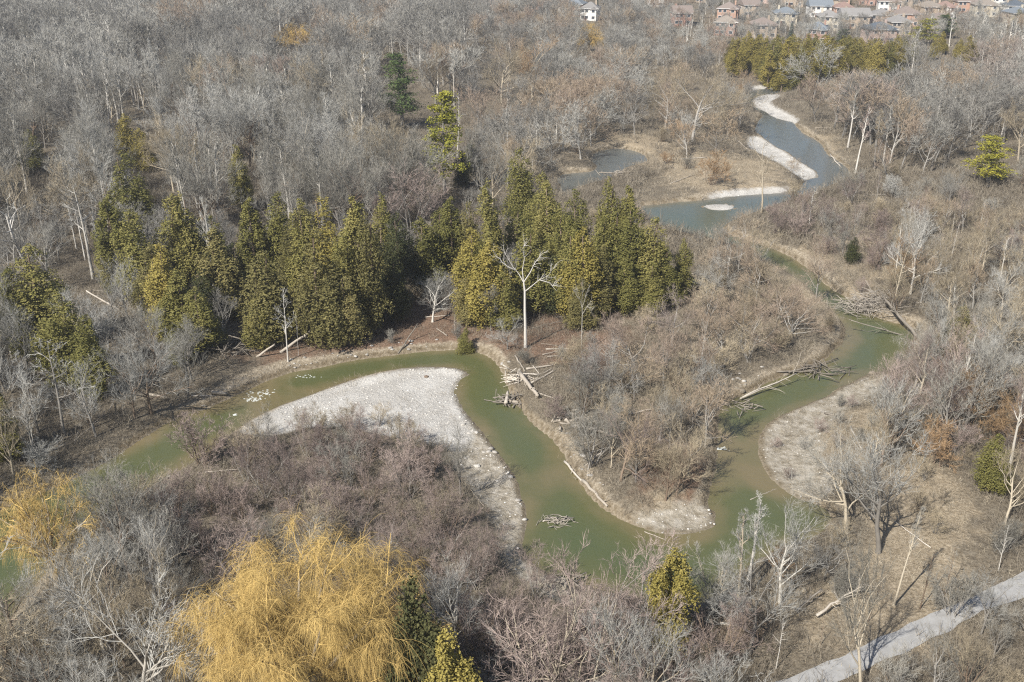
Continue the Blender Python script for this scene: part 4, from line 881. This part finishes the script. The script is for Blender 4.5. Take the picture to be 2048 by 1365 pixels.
HS = [(966,15,34,'taupe','pink brick','leftmost of the far row','gable'),(1000,15,40,'grey','pink brick','second in the far row','hip'),(1036,20,42,'blue grey','cream','third in the far row','hip'),(1075,22,36,'taupe','red brick','half hidden by twigs left of the tan one','hip'),(1112,26,36,'taupe','tan brick','left of the blue roofed brick one','hip'),(1150,32,44,'blue grey','red brick','beside the white house','hip'),(1182,42,32,'grey','white','standing out alone at the wood edge','hip'),
 (1314,14,26,'grey','white','tiny above the grey trees','gable'),(1365,52,30,'brown','red brick','deep among bare trees','gable'),(1460,42,44,'brown','orange brick','behind the two blue spruces','hip'),(1502,34,34,'brown','tan brick','right of the blue spruces','gable'),(1455,72,48,'taupe','red brick','nearest the wood left of the grove','hip'),(1528,78,50,'brown','tan brick','behind bare trees above the far grove','hip'),(1574,52,50,'blue grey','cream','with pale long front','hip'),(1642,36,48,'blue grey','white','with white gable end','gable'),(1660,60,44,'grey','cream','above the small red brick one','hip'),(1640,88,34,'blue grey','red brick','small, just above the far grove','hip'),(1672,22,60,'brown','tan brick','long, at the far edge','gable'),
 (1690,40,36,'reddish brown','orange brick','left of the grey gabled one','hip'),(1712,58,60,'grey','tan brick','with wide white gable','gable'),(1782,26,46,'brown','white','pale walls under the top edge','hip'),(1768,56,54,'grey','pink brick','between grey gable and orange brick','hip'),(1815,54,54,'brown','orange brick','the brightest brick, above the golden pine','hip'),(1838,18,48,'dark blue','tan brick','far behind the orange brick','hip'),(1762,88,58,'dark blue','pink brick','wide pale front, nearest the grove','hip'),(1800,72,38,'grey','tan brick','behind the dark roofed pink one','hip'),(1862,38,44,'taupe','tan brick','right of the orange brick','hip'),(1895,38,38,'reddish brown','white','behind the green pine','hip'),(1932,26,42,'brown','orange brick','far right group, left end','gable'),(1976,34,50,'taupe','cream','with long low front at far right','hip'),(2002,18,34,'grey','white','tall block near the right corner','hip'),(2034,36,46,'dark blue','white','at the far right corner','hip'),(1880,68,34,'brown','tan brick','low behind the green pine','hip'),(2040,52,34,'blue grey','cream','nearest at the right edge','hip'),(1590,14,44,'taupe','tan brick','far, under the top edge','hip'),(1735,12,46,'reddish brown','red brick','far, between two pines','hip'),(1960,8,40,'dark blue','cream','farthest on the right','hip'),(1530,8,40,'brown','pink brick','farthest behind the spruces','hip'),(1410,6,36,'grey','tan brick','farthest above the grey trees','hip')]
for q in HS: house(*q)

# ------------------------------------------------------------------ the woods
ZP = dict(
 terrace=[(430,700),(560,700),(700,670),(850,600),(950,670),(1060,690),(1200,680),(1060,760),(960,700),(800,705),(640,740),(420,800)],
 peninsula=[(1075,770),(1110,700),(1200,650),(1330,620),(1400,500),(1480,480),(1680,610),(1690,650),(1610,735),(1430,800),(1425,950),(1400,1010),(1330,1050),(1240,1010),(1150,900),(1090,850)],
 point=[(1530,850),(1650,800),(1760,755),(1790,800),(1780,900),(1690,990),(1560,960)],
 clearing=[(1690,1080),(1760,950),(1840,900),(1960,980),(2000,1120),(1930,1200),(1780,1265),(1640,1310),(1600,1260)],
 alder=[(250,930),(400,850),(500,850),(720,820),(840,870),(890,950),(950,1050),(1010,1160),(1200,1200),(1200,1420),(1040,1420),(860,1200),(600,1150),(350,1150)],
 mauve=[(1450,560),(1400,480),(1480,440),(1560,400),(1700,350),(2100,360),(2100,560),(1850,520),(1700,560),(1600,560)],
 sand=[(900,870),(1060,900),(1060,1140),(960,1060)],
 meadow=[(1270,400),(1290,360),(1400,330),(1480,290),(1600,330),(1600,375),(1400,390)],
)
def inpoly(px, py, p):
    r = False; j = len(p)-1
    for i in range(len(p)):
        if (p[i][1] > py) != (p[j][1] > py) and px < (p[j][0]-p[i][0])*(py-p[i][1])/(p[j][1]-p[i][1])+p[i][0]: r = not r
        j = i
    return r
WR = random.Random(99)
def zone(px, py, y):
    "keep probability, [(kind, weight)], (hmin, hmax), [(twig, weight)]"
    g, s, t, r, m = 'twig_grey', 'twig_silver', 'twig_tan', 'twig_rust', 'twig_mauve'
    for k, p in ZP.items():
        if inpoly(px, py, p):
            if k == 'terrace': return .5, [('sapling',1),('shrub',3),('maple',.4)], (2.0,4.5), [(g,3),(s,2),(m,1)]
            if k == 'peninsula': return .95, [('shrub',2.5),('alder',2),('broad',2.4),('maple',1.5)], (4.8,9), [(t,6),(g,2),(m,.8),(s,.7)]
            if k == 'point': return .8, [('shrub',4),('alder',.5)], (1.6,3), [(t,2),(m,2),(g,1)]
            if k == 'clearing': return .30, [('sapling',2),('shrub',2)], (1.8,4.5), [(g,1),(t,1)]
            if k == 'alder': return 1.0, [('alder',5),('shrub',1)], (4.0,6.3) if py > 900 else (2.5,4.2), [(m,5),(g,1),(t,.6)]
            if k == 'mauve': return .9, [('shrub',4),('alder',3),('sapling',1),('maple',1),('poplar',.4)], (4,9), [(m,3),(t,3),(g,2),(s,.7)]
            if k == 'sand': return .12, [('shrub',1)], (1,2), [(t,1)]
            if k == 'meadow': return .22, [('shrub',2),('broad',.4)], (2,4), [(t,2),(r,1.5),(g,1)]
    if (py < 88 and px > 1330) or (px > 930 and py < 24): return .8, [('maple',2),('poplar',1)], (5,9), [(g,2),(s,1),(t,1)]
    if py < 155 and px > 1790: return .8, [('poplar',4),('maple',1)], (10,13), [(g,1),(s,2)]
    if py < 172 and px > 1250: return .8, [('maple',3),('broad',1)], (6,9), [(g,3),(s,2),(t,1)]
    if px < 330 and py < 260: return 1, [('poplar',4),('maple',2)], (13,18), [(g,3),(s,3)]
    if px < 930 and py < 480: return 1, [('maple',5),('poplar',2.2),('broad',2),('alder',1.5)], (10,18), [(g,6),(s,2),(t,.5)]
    if px < 1300 and py < 400: return .95, [('maple',3),('broad',3),('poplar',.6),('alder',1.5)], (7,12.5), [(g,5),(s,2),(t,2)]
    if px < 1500 and py < 420: return .9, [('maple',2),('broad',2),('shrub',2)], (5,9), [(g,3),(t,3),(s,1),(r,.3)]
    if px > 1500 and py < 440: return .95, [('maple',3),('broad',2),('poplar',2),('shrub',.6)], (8.5,14.5), [(t,4),(g,4),(s,1),(m,1)]
    if px > 1640 and py < 960: return .95, [('maple',3),('broad',2),('shrub',2),('alder',1.5),('poplar',.8)], (6,12), [(t,4),(g,4),(s,2),(r,.25),(m,1)]
    if px > 1900 and py > 1180: return .9, [('shrub',2),('maple',2)], (4,7), [(s,2),(g,2),(t,1)]
    if px > 1500 and py > 1080: return .9, [('shrub',3),('maple',1),('sapling',1)], (2.5,5.5), [(t,2),(g,3),(r,.5)]
    if px < 360 and py > 950: return .95, [('maple',3),('broad',2),('alder',2)], (6,10), [(g,3),(t,3),(s,2)]
    if py > 1080: return .9, [('maple',2),('alder',3),('shrub',1)], (5,8), [(g,3),(m,2),(s,2),(t,1)]
    if px < 330: return .9, [('maple',3),('broad',1),('poplar',1),('shrub',1)], (5,11), [(g,4),(s,2)]
    return .7, [('maple',2),('shrub',2)], (5,9), [(g,3),(t,1)]
def pick(L):
    t = WR.random()*sum(w for _, w in L)
    for k, w in L:
        t -= w
        if t <= 0: return k
    return L[-1][0]
cells = {}
for x, y, r in placed:
    cells.setdefault((int(x//6), int(y//6)), []).append((x, y, r))
def free(x, y, k=1.0):
    cx, cy = int(x//6), int(y//6)
    for i in (-1,0,1):
        for j in (-1,0,1):
            for a, b, r in cells.get((cx+i, cy+j), ()):
                if (a-x)**2+(b-y)**2 < (r*k)**2: return False
    return True
cand = []; y = 36.0
while y < 615:
    step = 3.1 if y < 100 else 4.0 if y < 165 else 5.7 if y < 280 else 7.2 if y < 440 else 8.5
    half = (y*CP+H*SP)*1024/F*1.13+5; x = -half
    while x < half:
        cand.append((x+WR.uniform(-.48,.48)*step, y+WR.uniform(-.48,.48)*step)); x += step
    y += step
ca = np.array(cand); S, g, pdist = fields(ca[:,0], ca[:,1]); Zc = hgt(ca[:,0], ca[:,1], (S, g, pdist))
KEEP = [(1180,1390,470,606,.85),(560,780,560,690,.8),(1000,1110,560,690,.8),(820,1000,560,640,.5),(1440,1830,82,148,.97),(20,240,500,700,.85),(1850,1960,70,120,.9),(745,865,95,235,1),(835,945,170,350,1),(1145,1220,40,105,1),(1155,1212,0,46,1),(950,1090,85,195,.8),(235,320,235,400,.9),(445,520,290,410,.97),(30,120,250,345,.97),(1120,1300,290,375,.95),(1280,1480,140,230,.85),(1915,2035,260,360,1),(530,650,40,96,.95),(1340,2060,0,60,.25),(1820,1960,70,120,.7),(1300,1700,230,420,.2),(960,1400,330,480,.4),(215,325,225,330,.97)]
trees = []
for i, (x, y) in enumerate(cand):
    px, py = P(x, y, 0)
    if py > 1800 or px < -160 or px > 2210: continue
    if S[i] < .9 or pdist[i] < 1.0: continue
    keep, kinds, (h0, h1), tw = zone(px, py, y)
    if g[i] > .55 and not (inpoly(px, py, ZP['point']) or inpoly(px, py, ZP['alder'])): continue
    if g[i] > .55 and inpoly(px, py, ZP['alder']) and py < 880: keep = .25
    if WR.random() > keep or not free(x, y): continue
    k = pick(kinds); vn = float(vnoise(np.array([x]), np.array([y]), 28, 51)[0]); h = h0+(h1-h0)*min(1, max(0, .55*vn+.45*WR.random()))
    if WR.random() < .65:
        cum = 0; q = min(.999, max(0, (float(vnoise(np.array([x]), np.array([y]), 22, 52)[0])-.5)*1.5+.5))*sum(w_ for _, w_ in tw)
        for a_, w_ in tw:
            cum += w_
            if q < cum: tw = [(a_, 1)]; break
    if k == 'alder' and h > 8: h = WR.uniform(5,8)
    if k == 'shrub': h = min(h*.75, WR.uniform(2,4.2))
    if k == 'sapling': h = min(h, 6)
    # keep the view of the river open: no tall crown just in front of water
    fx, fy = x*(1+1.6/max(y,1)), y+1.6*h*.35
    tx, ty = P(x, y, h); qx, qy = P(x, y, h*.75)
    mx, my = P(x, y, h*.4)
    if any(a < qx < b and (c < qy < d or c < my < d or c < ty < d) and WR.random() < pr for a, b, c, d, pr in KEEP): continue
    trees.append((k, x, y, Zc[i], h, pick(tw), px, py, abs(py-ty)))
# thin out what would hide the water: a crown whose upper half covers river pixels
wx = np.array([P(t[1], t[2], t[4]*.55) for t in trees])
gx = np.array([G(a, b, WZ) for a, b in wx])
hide = np.zeros(len(trees), bool)
for wp in WATERS: hide |= inside(gx[:,0], gx[:,1], wp) & (wx[:,0] > 335)
trees = [t for t, hd in zip(trees, hide) if not (hd and (t[4] > 3.2 or WR.random() < .5))]
print('trees', len(trees))
LIM = {'bare_tree':290,'poplar_tree':150,'alder_tree':190,'shrub':270,'sapling':90}
NAME = {'maple':'bare_tree','broad':'bare_tree','poplar':'poplar_tree','alder':'alder_tree','shrub':'shrub','sapling':'sapling'}
NV = {'maple':5,'broad':3,'poplar':4,'alder':4,'shrub':4,'sapling':2}
TONE = {'twig_grey':'grey','twig_silver':'silvery','twig_tan':'tan','twig_rust':'rusty','twig_mauve':'mauve'}
BARK = {'maple':['bark_grey','bark_grey','bark_tan','bark_brown'],'broad':['bark_grey','bark_tan','bark_brown'],'poplar':['bark_pale','bark_pale','bark_dead','bark_grey'],'alder':['bark_grey','bark_brown'],'shrub':['bark_grey','bark_brown'],'sapling':['bark_grey','bark_brown','bark_pale']}
trees.sort(key=lambda t: -t[8]); used = {k: 0 for k in LIM}; rest = []
GROUPN = {'bare_tree':'bare trees of the valley wood','poplar_tree':'pale trunked poplars','alder_tree':'alders and multi-stemmed trees','shrub':'leafless shrubs','sapling':'saplings'}
NOUN = {'bare_tree':'bare tree','poplar_tree':'poplar','alder_tree':'alder','shrub':'shrub','sapling':'sapling'}
for t in trees:
    k, x, y, z, h, tw, px, py, ph = t; nm = NAME[k]
    vis = -60 < px < 2108 and py-ph < 1365 and py > 0
    if not vis or used[nm] >= LIM[nm]: rest.append(t); continue
    used[nm] += 1
    kk = (k+'f', {'maple':4,'broad':3,'poplar':3}[k]) if y > 150 and k in ('maple','broad','poplar') else (k, NV[k])
    o = put(f'{kk[0]}{WR.randrange(kk[1])}', x, y, h, nm, None, None, None, tw, WR.choice(BARK[k]), wx=WR.uniform(.85,1.2), z=z, reg=False)
    o.rotation_euler = (WR.gauss(0,.04), WR.gauss(0,.04), o.rotation_euler.z)
    look = TONE[tw]
    look = {'broad':'spreading ','poplar':'slender ','maple':''}.get(k, '')+look
    look = ('tall ' if h > 12 else 'low ' if h < 3 else '')+look
    auto(o, look, NOUN[nm], NOUN[nm], GROUPN[nm])
print('named', used, 'rest', len(rest))

# everything past those: one woodland object (trunks and twigs in its two materials)
def lodset(n, h, kw):
    out = []
    for i in range(n):
        a, b = bare(300+i+int(h*10), h, lod=True, **kw)
        V = []; Fq = []; Ft = []; 
        def grab(me):
            v = np.empty(len(me.vertices)*3, np.float32); me.vertices.foreach_get('co', v); f3 = []
            for p in me.polygons:
                vv = p.vertices
                f3.append((vv[0],vv[1],vv[2]))
                if len(vv) == 4: f3.append((vv[0],vv[2],vv[3]))
            return v.reshape(-1,3), np.array(f3)
        va, fa = grab(a); vb, fb = grab(b); bpy.data.meshes.remove(a); bpy.data.meshes.remove(b)
        out.append((np.vstack([va, vb]), np.vstack([fa, fb+len(va)]), np.concatenate([np.ones(len(fa)), np.zeros(len(fb))]), h))
    return out
LD = {'far': {
  'maple': lodset(4, 10, dict(spread=.5, nl=(9,6,6,4), tw=.045, up=.2)), 'broad': lodset(3, 10.2, dict(spread=.58, nl=(9,6,6,4), tw=.045, ang=(35,70))),
  'poplar': lodset(3, 12, dict(spread=.26, nl=(13,5,5,3), tw=.045, straight=True, minz=.45, trunk_r=.22, up=.16)), 'alder': lodset(3, 6, dict(spread=.34, nl=(10,5,3,3), stems=4, tw=.05, trunk_r=.10)),
  'shrub': lodset(3, 3.2, dict(spread=.42, nl=(10,5,3,3), stems=5, tw=.035, trunk_r=.06)), 'sapling': lodset(2, 7, dict(spread=.24, nl=(8,3,3,2), straight=True, tw=.04, trunk_r=.07))},
 'mid': {
  'maple': lodset(3, 10.1, dict(spread=.38, nl=(10,6,5,4), tw=.028, up=.2)), 'broad': lodset(2, 10.3, dict(spread=.5, nl=(10,7,6,4), tw=.03, ang=(35,70))),
  'poplar': lodset(2, 12.1, dict(spread=.22, nl=(16,6,5,3), tw=.03, straight=True, minz=.42, trunk_r=.15)), 'alder': lodset(3, 6.1, dict(spread=.34, nl=(12,6,5,3), stems=5, tw=.022, trunk_r=.10)),
  'shrub': lodset(3, 3.3, dict(spread=.42, nl=(12,6,5,3), stems=7, tw=.018, trunk_r=.06)), 'sapling': lodset(2, 7.1, dict(spread=.24, nl=(10,4,3,3), straight=True, tw=.02, trunk_r=.07))}}
def merge(name, items, mats, label, smooth=False):
    "items: (verts, tris, part flag, pos, rotz, scale xy, scale z, tone)"
    nv = sum(len(i[0]) for i in items); nf = sum(len(i[1]) for i in items)
    V = np.empty((nv,3), np.float32); Fc = np.empty((nf,3), np.int32); A = np.empty(nf, np.float32); MI = np.empty(nf, np.int32); a = b = 0
    for v, f, m, pos, rz, s, sz, tone in items:
        c, sn = math.cos(rz)*s, math.sin(rz)*s; n = len(v)
        V[a:a+n,0] = v[:,0]*c-v[:,1]*sn+pos[0]; V[a:a+n,1] = v[:,0]*sn+v[:,1]*c+pos[1]; V[a:a+n,2] = v[:,2]*sz+pos[2]
        k = len(f); Fc[b:b+k] = f+a; A[b:b+k] = np.where(m > .5, tone[1], tone[0]); MI[b:b+k] = m; a += n; b += k
    me = np_mesh(name, V, Fc, A)
    for q in mats: me.materials.append(q)
    me.polygons.foreach_set('material_index', MI); print(name, nf, 'tris')
    return tag(link(name, me), label, None, None, 'stuff')
TV = {'twig_grey':(.05,.55),'twig_silver':(.5,.75),'twig_tan':(.75,.92),'twig_rust':(.9,1.0),'twig_mauve':(.62,.9)}
e = M['wood_far'].node_tree.nodes['Color Ramp'].color_ramp
while len(e.elements) > 2: e.elements.remove(e.elements[1])
e.elements[0].position = 0; e.elements[0].color = (.14,.133,.125,1); e.elements[1].position = 1; e.elements[1].color = (.38,.24,.13,1)
for p, c in ((.35,(.25,.24,.215)),(.55,(.38,.37,.335)),(.68,(.25,.195,.165)),(.82,(.34,.27,.19))): q = e.elements.new(p); q.color = (*c,1)
TV['twig_mauve'] = (.62,.70); TV['twig_silver'] = (.42,.56); TV['twig_grey'] = (.05,.38); TV['twig_tan'] = (.76,.88); TV['twig_rust'] = (.9,1)
items = []
for k, x, y, z, h, tw, px, py, ph in rest:
    L = WR.choice(LD['mid' if y < 185 else 'far'][k]); s = h/L[3]
    bk = WR.uniform(.55,1) if k == 'poplar' else WR.uniform(0,.5)
    items.append((L[0], L[1], L[2], (x, y, z), WR.uniform(0,6.28), s*WR.uniform(.95,1.35), s, (WR.uniform(*TV[tw]), bk)))
merge('distant_woodland', items, [M['wood_far'], M['wood_trunk']], 'mass of leafless trees filling the far woods')

# ------------------------------------------------------------------ undergrowth, dry grass, stones
def clump(seed, n, h, rad, wd, sub=3):
    rnd = random.Random(seed); g = Geo()
    for i in range(n):
        p = Vector((rnd.gauss(0,rad), rnd.gauss(0,rad), -.05)); d = (Vector((rnd.gauss(0,.5), rnd.gauss(0,.5), 1))).normalized(); L = h*rnd.uniform(.4,1.1); q = p+d*L*.55; e2 = q+(d+rv(rnd,.35)).normalized()*L*.45
        g.twig(p, e2, wd, rnd, q)
        for k in range(sub):
            a = p.lerp(q, rnd.uniform(.4,1)); g.twig(a, a+side(d, rnd.uniform(.3,.8), rnd)*L*rnd.uniform(.25,.5), wd*.7, rnd)
    v = np.array([tuple(c) for c in g.v], np.float32); f = []
    for p in g.f:
        f.append(p[:3])
        if len(p) == 4: f.append((p[0], p[2], p[3]))
    return v, np.array(f), np.zeros(len(f))
CN = [clump(i, 16, 1.6, .55, .022) for i in range(5)]; CM = [clump(20+i, 13, 2.2, .9, .05, 3) for i in range(4)]; CF = [clump(40+i, 9, 3.0, 1.6, .11, 2) for i in range(4)]
UR = np.random.RandomState(17)
def scatter(y0, y1, area):
    "uniform points over the strip of ground in view"
    hw = (y1*CP+H*SP)*1024/F*1.1; n = int((y1-y0)*2*hw/area); x = UR.uniform(-hw, hw, n); y = UR.uniform(y0, y1, n)
    k = np.abs(x) < (y*CP+H*SP)*1024/F*1.1+3; return x[k], y[k]
items = []
for y0, y1, area, pr in ((36,90,.75,CN),(90,140,.95,CN),(140,195,2.0,CM),(195,290,5,CM),(290,450,13,CF),(450,620,36,CF)):
    x, y = scatter(y0, y1, area); S, g, pdd = fields(x, y); z = hgt(x, y, (S, g, pdd)); px, py = P(x, y, 0)
    dn = vnoise(x, y, 7, 21)*.6+vnoise(x, y, 2.2, 22)*.4
    for i in range(len(x)):
        if S[i] < .2 or pdd[i] < .25: continue
        a, b = px[i], py[i]; pz = 1.0; tone = .5; hs = 1.0
        if inpoly(a, b, ZP['clearing']): pz, hs, tone = .28, .5, .7
        elif inpoly(a, b, ZP['terrace']): pz, hs, tone = .75, .6, .5
        elif inpoly(a, b, ZP['meadow']): pz, hs, tone = .35, .6, .8
        elif inpoly(a, b, ZP['point']): pz, hs, tone = .8, .6, .7
        elif inpoly(a, b, ZP['peninsula']): pz, hs, tone = .9, .8, .65
        elif inpoly(a, b, ZP['mauve']): pz, tone = 1, .55
        elif inpoly(a, b, ZP['alder']): pz, hs, tone = .8, .9, .5
        elif a < 1000 and b < 560: tone = .35
        if g[i] > .5: pz *= (.10 if not inpoly(a, b, ZP['point']) else 1); hs = .45
        if b < 88 and a > 1330: pz *= .6
        if S[i] < 1.5: hs *= .65
        if UR.rand() > pz*(.35+1.2*dn[i]): continue
        c = pr[UR.randint(len(pr))]; s = UR.uniform(.6,1.25)*hs
        items.append((c[0], c[1], c[2], (x[i], y[i], z[i]), UR.uniform(0,6.28), s*1.1, s, (min(1,max(0,tone+UR.normal(0,.2))), 0)))
merge('undergrowth', items, [M['brush']], 'tangle of leafless brush and saplings covering the forest floor')
GN_ = [clump(60+i, 22, .5, .3, .018, 0) for i in range(4)]
items = []
for y0, y1, area in ((36,100,.36),(100,165,.5),(165,320,1.8)):
    x, y = scatter(y0, y1, area); S, g, pdd = fields(x, y); px, py = P(x, y, 0)
    w_ = np.zeros(len(x))
    for cx, cy, rx, ry, k in ((1850,1060,110,150,.7),(1700,1240,230,100,.5),(1650,600,110,70,.7),(1450,350,140,50,.8),(1260,300,110,30,.7),(1700,520,110,60,.7),(1640,285,60,30,.9),(1340,1030,90,40,.6),(1650,860,90,90,.35),(1040,960,20,90,.5)): w_ = np.maximum(w_, k*np.exp(-((px-cx)/rx)**2-((py-cy)/ry)**2))
    w_ = np.maximum(w_, np.where((S > .3) & (S < 2.2), .35, 0))*(1-g*.8); w_ = np.maximum(w_, np.where(np.abs(pdd) < .45, .55, 0)); w_ = np.where(pdd < .1, np.minimum(w_, np.clip((pdd+.4)*1.2, 0, 1)), w_); k = (UR.rand(len(x)) < w_*.8) & (S > .35) & (pdd > -.4)
    x, y = x[k], y[k]; z = hgt(x, y, (S[k], g[k], pdd[k]))
    for i in range(len(x)):
        c = GN_[UR.randint(4)]; s = UR.uniform(.5,1.3)*(1 if y[i] < 165 else 1.8); items.append((c[0], c[1], c[2], (x[i], y[i], z[i]), UR.uniform(0,6.28), s*1.2, s*.8, (UR.rand(), 0)))
merge('dry_grass', items, [M['grass']], 'bleached dry grass on banks and clearings')
t = (1+5**.5)/2; ico = np.array([(-1,t,0),(1,t,0),(-1,-t,0),(1,-t,0),(0,-1,t),(0,1,t),(0,-1,-t),(0,1,-t),(t,0,-1),(t,0,1),(-t,0,-1),(-t,0,1)], np.float32)/1.9
icf = np.array([(0,11,5),(0,5,1),(0,1,7),(0,7,10),(0,10,11),(1,5,9),(5,11,4),(11,10,2),(10,7,6),(7,1,8),(3,9,4),(3,4,2),(3,2,6),(3,6,8),(3,8,9),(4,9,5),(2,4,11),(6,2,10),(8,6,7),(9,8,1)])
items = []
for k_, n in (('main',2600),('strip',700),('hook',500),('point',400),('flat',500),('tip',90),('shelf',200),('pool',80)):
    gp = GRAVW[k_]; lo, hi = gp.min(0), gp.max(0); x = UR.uniform(lo[0],hi[0],n); y = UR.uniform(lo[1],hi[1],n); q = inside(x, y, gp); x, y = x[q], y[q]
    z = hgt(x, y)
    for i in range(len(x)):
        s = .04+.07*UR.rand()**3*(1 if y[i] < 165 else 1.6); items.append((ico, icf, np.zeros(20), (x[i], y[i], z[i]), UR.uniform(0,6.28), s*UR.uniform(.9,1.5), s*.6, (UR.rand(), 0)))
for (ax, ay, bx, by), n, z0 in (((560,748,700,722),60,.7),((700,722,880,699),110,.8),((1100,868,1195,1005),70,.5),((950,850,1005,925),50,.3),((1005,925,1058,1030),60,.3),((1445,795,1535,760),40,.4),((1655,575,1720,620),40,.5),((985,712,1040,810),50,.6)):
    for i in range(n//2):
        t = UR.rand(); a_, b_ = G(ax+(bx-ax)*t, ay+(by-ay)*t, WZ); a_ += UR.normal(0,.9); b_ += UR.normal(0,.9); F_ = fields(np.array([a_]), np.array([b_]))
        if F_[0][0] < .1: continue
        s = .05+.16*UR.rand()**2; items.append((ico*np.array([1.6,1,1],np.float32), icf, np.zeros(20), (a_, b_, float(hgt(np.array([a_]), np.array([b_]), F_)[0])), UR.uniform(-.6,.6), s*1.2, s*.8, (UR.rand()*.5, 0)))
merge('gravel_stones', items, [M['stone']], 'pale rounded stones scattered on the gravel bars')

# random fallen branches and logs on the floor
nlog = 0
while nlog < 130:
    x = WR.uniform(-70,110) if nlog % 2 else WR.uniform(-60,10); y = WR.uniform(60,230) if nlog % 2 else WR.uniform(80,135); px, py = P(x, y, 0)
    if not (0 < px < 2048 and 300 < py < 1300): continue
    L = WR.uniform(2,6); a = WR.uniform(0,6.28); x2, y2 = x+math.cos(a)*L, y+math.sin(a)*L
    F_ = fields(np.array([x,x2]), np.array([y,y2]))
    if F_[0].min() < .8 or F_[2].min() < 1 or F_[1].max() > .6: continue
    zz = hgt(np.array([x,x2]), np.array([y,y2]), F_); r = WR.uniform(.05,.11)
    pale = WR.random() < .6
    o = log((x,y,zz[0]+r), (x2,y2,zz[1]+r+WR.uniform(0,.5)), r, 'drift' if pale else 'drift_grey', name='fallen_log', stubs=3, branches=WR.choice((0,0,3)))
    auto(o, 'bleached' if pale else 'grey', 'fallen log', 'log', 'fallen logs on the forest floor'); nlog += 1

# ------------------------------------------------------------------ haze
g = Geo(); box(g, -1150, 1150, -90, 1850, -6, 60); hz = bpy.data.materials.new('haze'); hz.use_nodes = True; t_ = hz.node_tree; t_.nodes.remove(t_.nodes['Principled BSDF'])
pv = t_.nodes.new('ShaderNodeVolumePrincipled'); pv.inputs['Color'].default_value = (.93,.95,1,1); pv.inputs['Density'].default_value = .00028; pv.inputs['Anisotropy'].default_value = .2
t_.links.new(pv.outputs[0], t_.nodes['Material Output'].inputs['Volume'])
tag(link('haze', g.mesh('haze'), None, None, hz), 'thin pale haze over the valley', None, None, 'stuff')

# ------------------------------------------------------------------ labels: look, order and the landmark each stands nearest to
LM = [('the golden pine',890,392),('the dark green pine',806,262),('the tall dead white tree',1051,697),('the small orange willow',1180,100),('the leaning pale log',560,706),('the big yellow willow',600,1300),('the left willow',70,1100),
 ('the gravel bar',760,800),('the narrow golden cedar',1335,1285),('the forked beige tree',1693,1066),('the massive tan tree',2003,775),('the brush pile',1745,625),('the lone riverbank tree',1523,425),('the side pool',1250,330),
 ('the island bar',1440,416),('the far cedar grove',1630,130),('the white house',1182,42),('the upstream bend',1530,190),('the gravel path',1850,1260),('the peninsula tip',1400,1050),('the two trunked tree',1003,205),('the peninsula log jam',1060,790),
 ('the river pine',1975,372),('the floating raft of sticks',1112,1036),('the left edge white tree',58,546),('the huge tan dome tree',1385,280),('the long bleached log',350,810),('the far corner poplars',110,230),('the faded orange willow',590,140),('the far brown pine',1845,92),('the cream poplar',432,618),('the gnarled grey tree',865,640),('the right point hummock',1742,750),('the left wood',200,400)]
ONES = ['first','second','third','fourth','fifth','sixth','seventh','eighth','ninth']
ORD = ['nearest','second','third','fourth','fifth','sixth','seventh','eighth','ninth','tenth','eleventh','twelfth','thirteenth','fourteenth','fifteenth','sixteenth','seventeenth','eighteenth','nineteenth','twentieth','twenty-first','twenty-second','twenty-third','twenty-fourth','twenty-fifth','twenty-sixth','twenty-seventh','twenty-eighth','twenty-ninth','thirtieth']
for tens, ty_ in (('thirty','fortieth'),('forty','fiftieth'),('fifty','sixtieth'),('sixty','seventieth')): ORD += [f'{tens}-{q}' for q in ONES]+[ty_]
bk = {}
for o, px, py, look, noun in AUTO:
    n, lx, ly = min(LM, key=lambda l: ((l[1]-px)*.7)**2+((l[2]-py)*1.2)**2); dx, dy = px-lx, (py-ly)*1.4
    dr = ('left of' if dx < 0 else 'right of') if abs(dx) > abs(dy) else ('behind' if dy < 0 else 'in front of')
    bk.setdefault((n, dr, look, noun), []).append((dx*dx+dy*dy, o))
for (n, dr, look, noun), L in bk.items():
    L.sort(key=lambda q: q[0])
    for i, (_, o) in enumerate(L):
        od = ORD[min(i, len(ORD)-1)]
        o['label'] = f'{look} {noun} {dr} {n}' if len(L) == 1 else f'{look} {noun}, {od} {"" if i == 0 else "nearest "}{dr} {n}'
print('objects', len(bpy.data.objects))
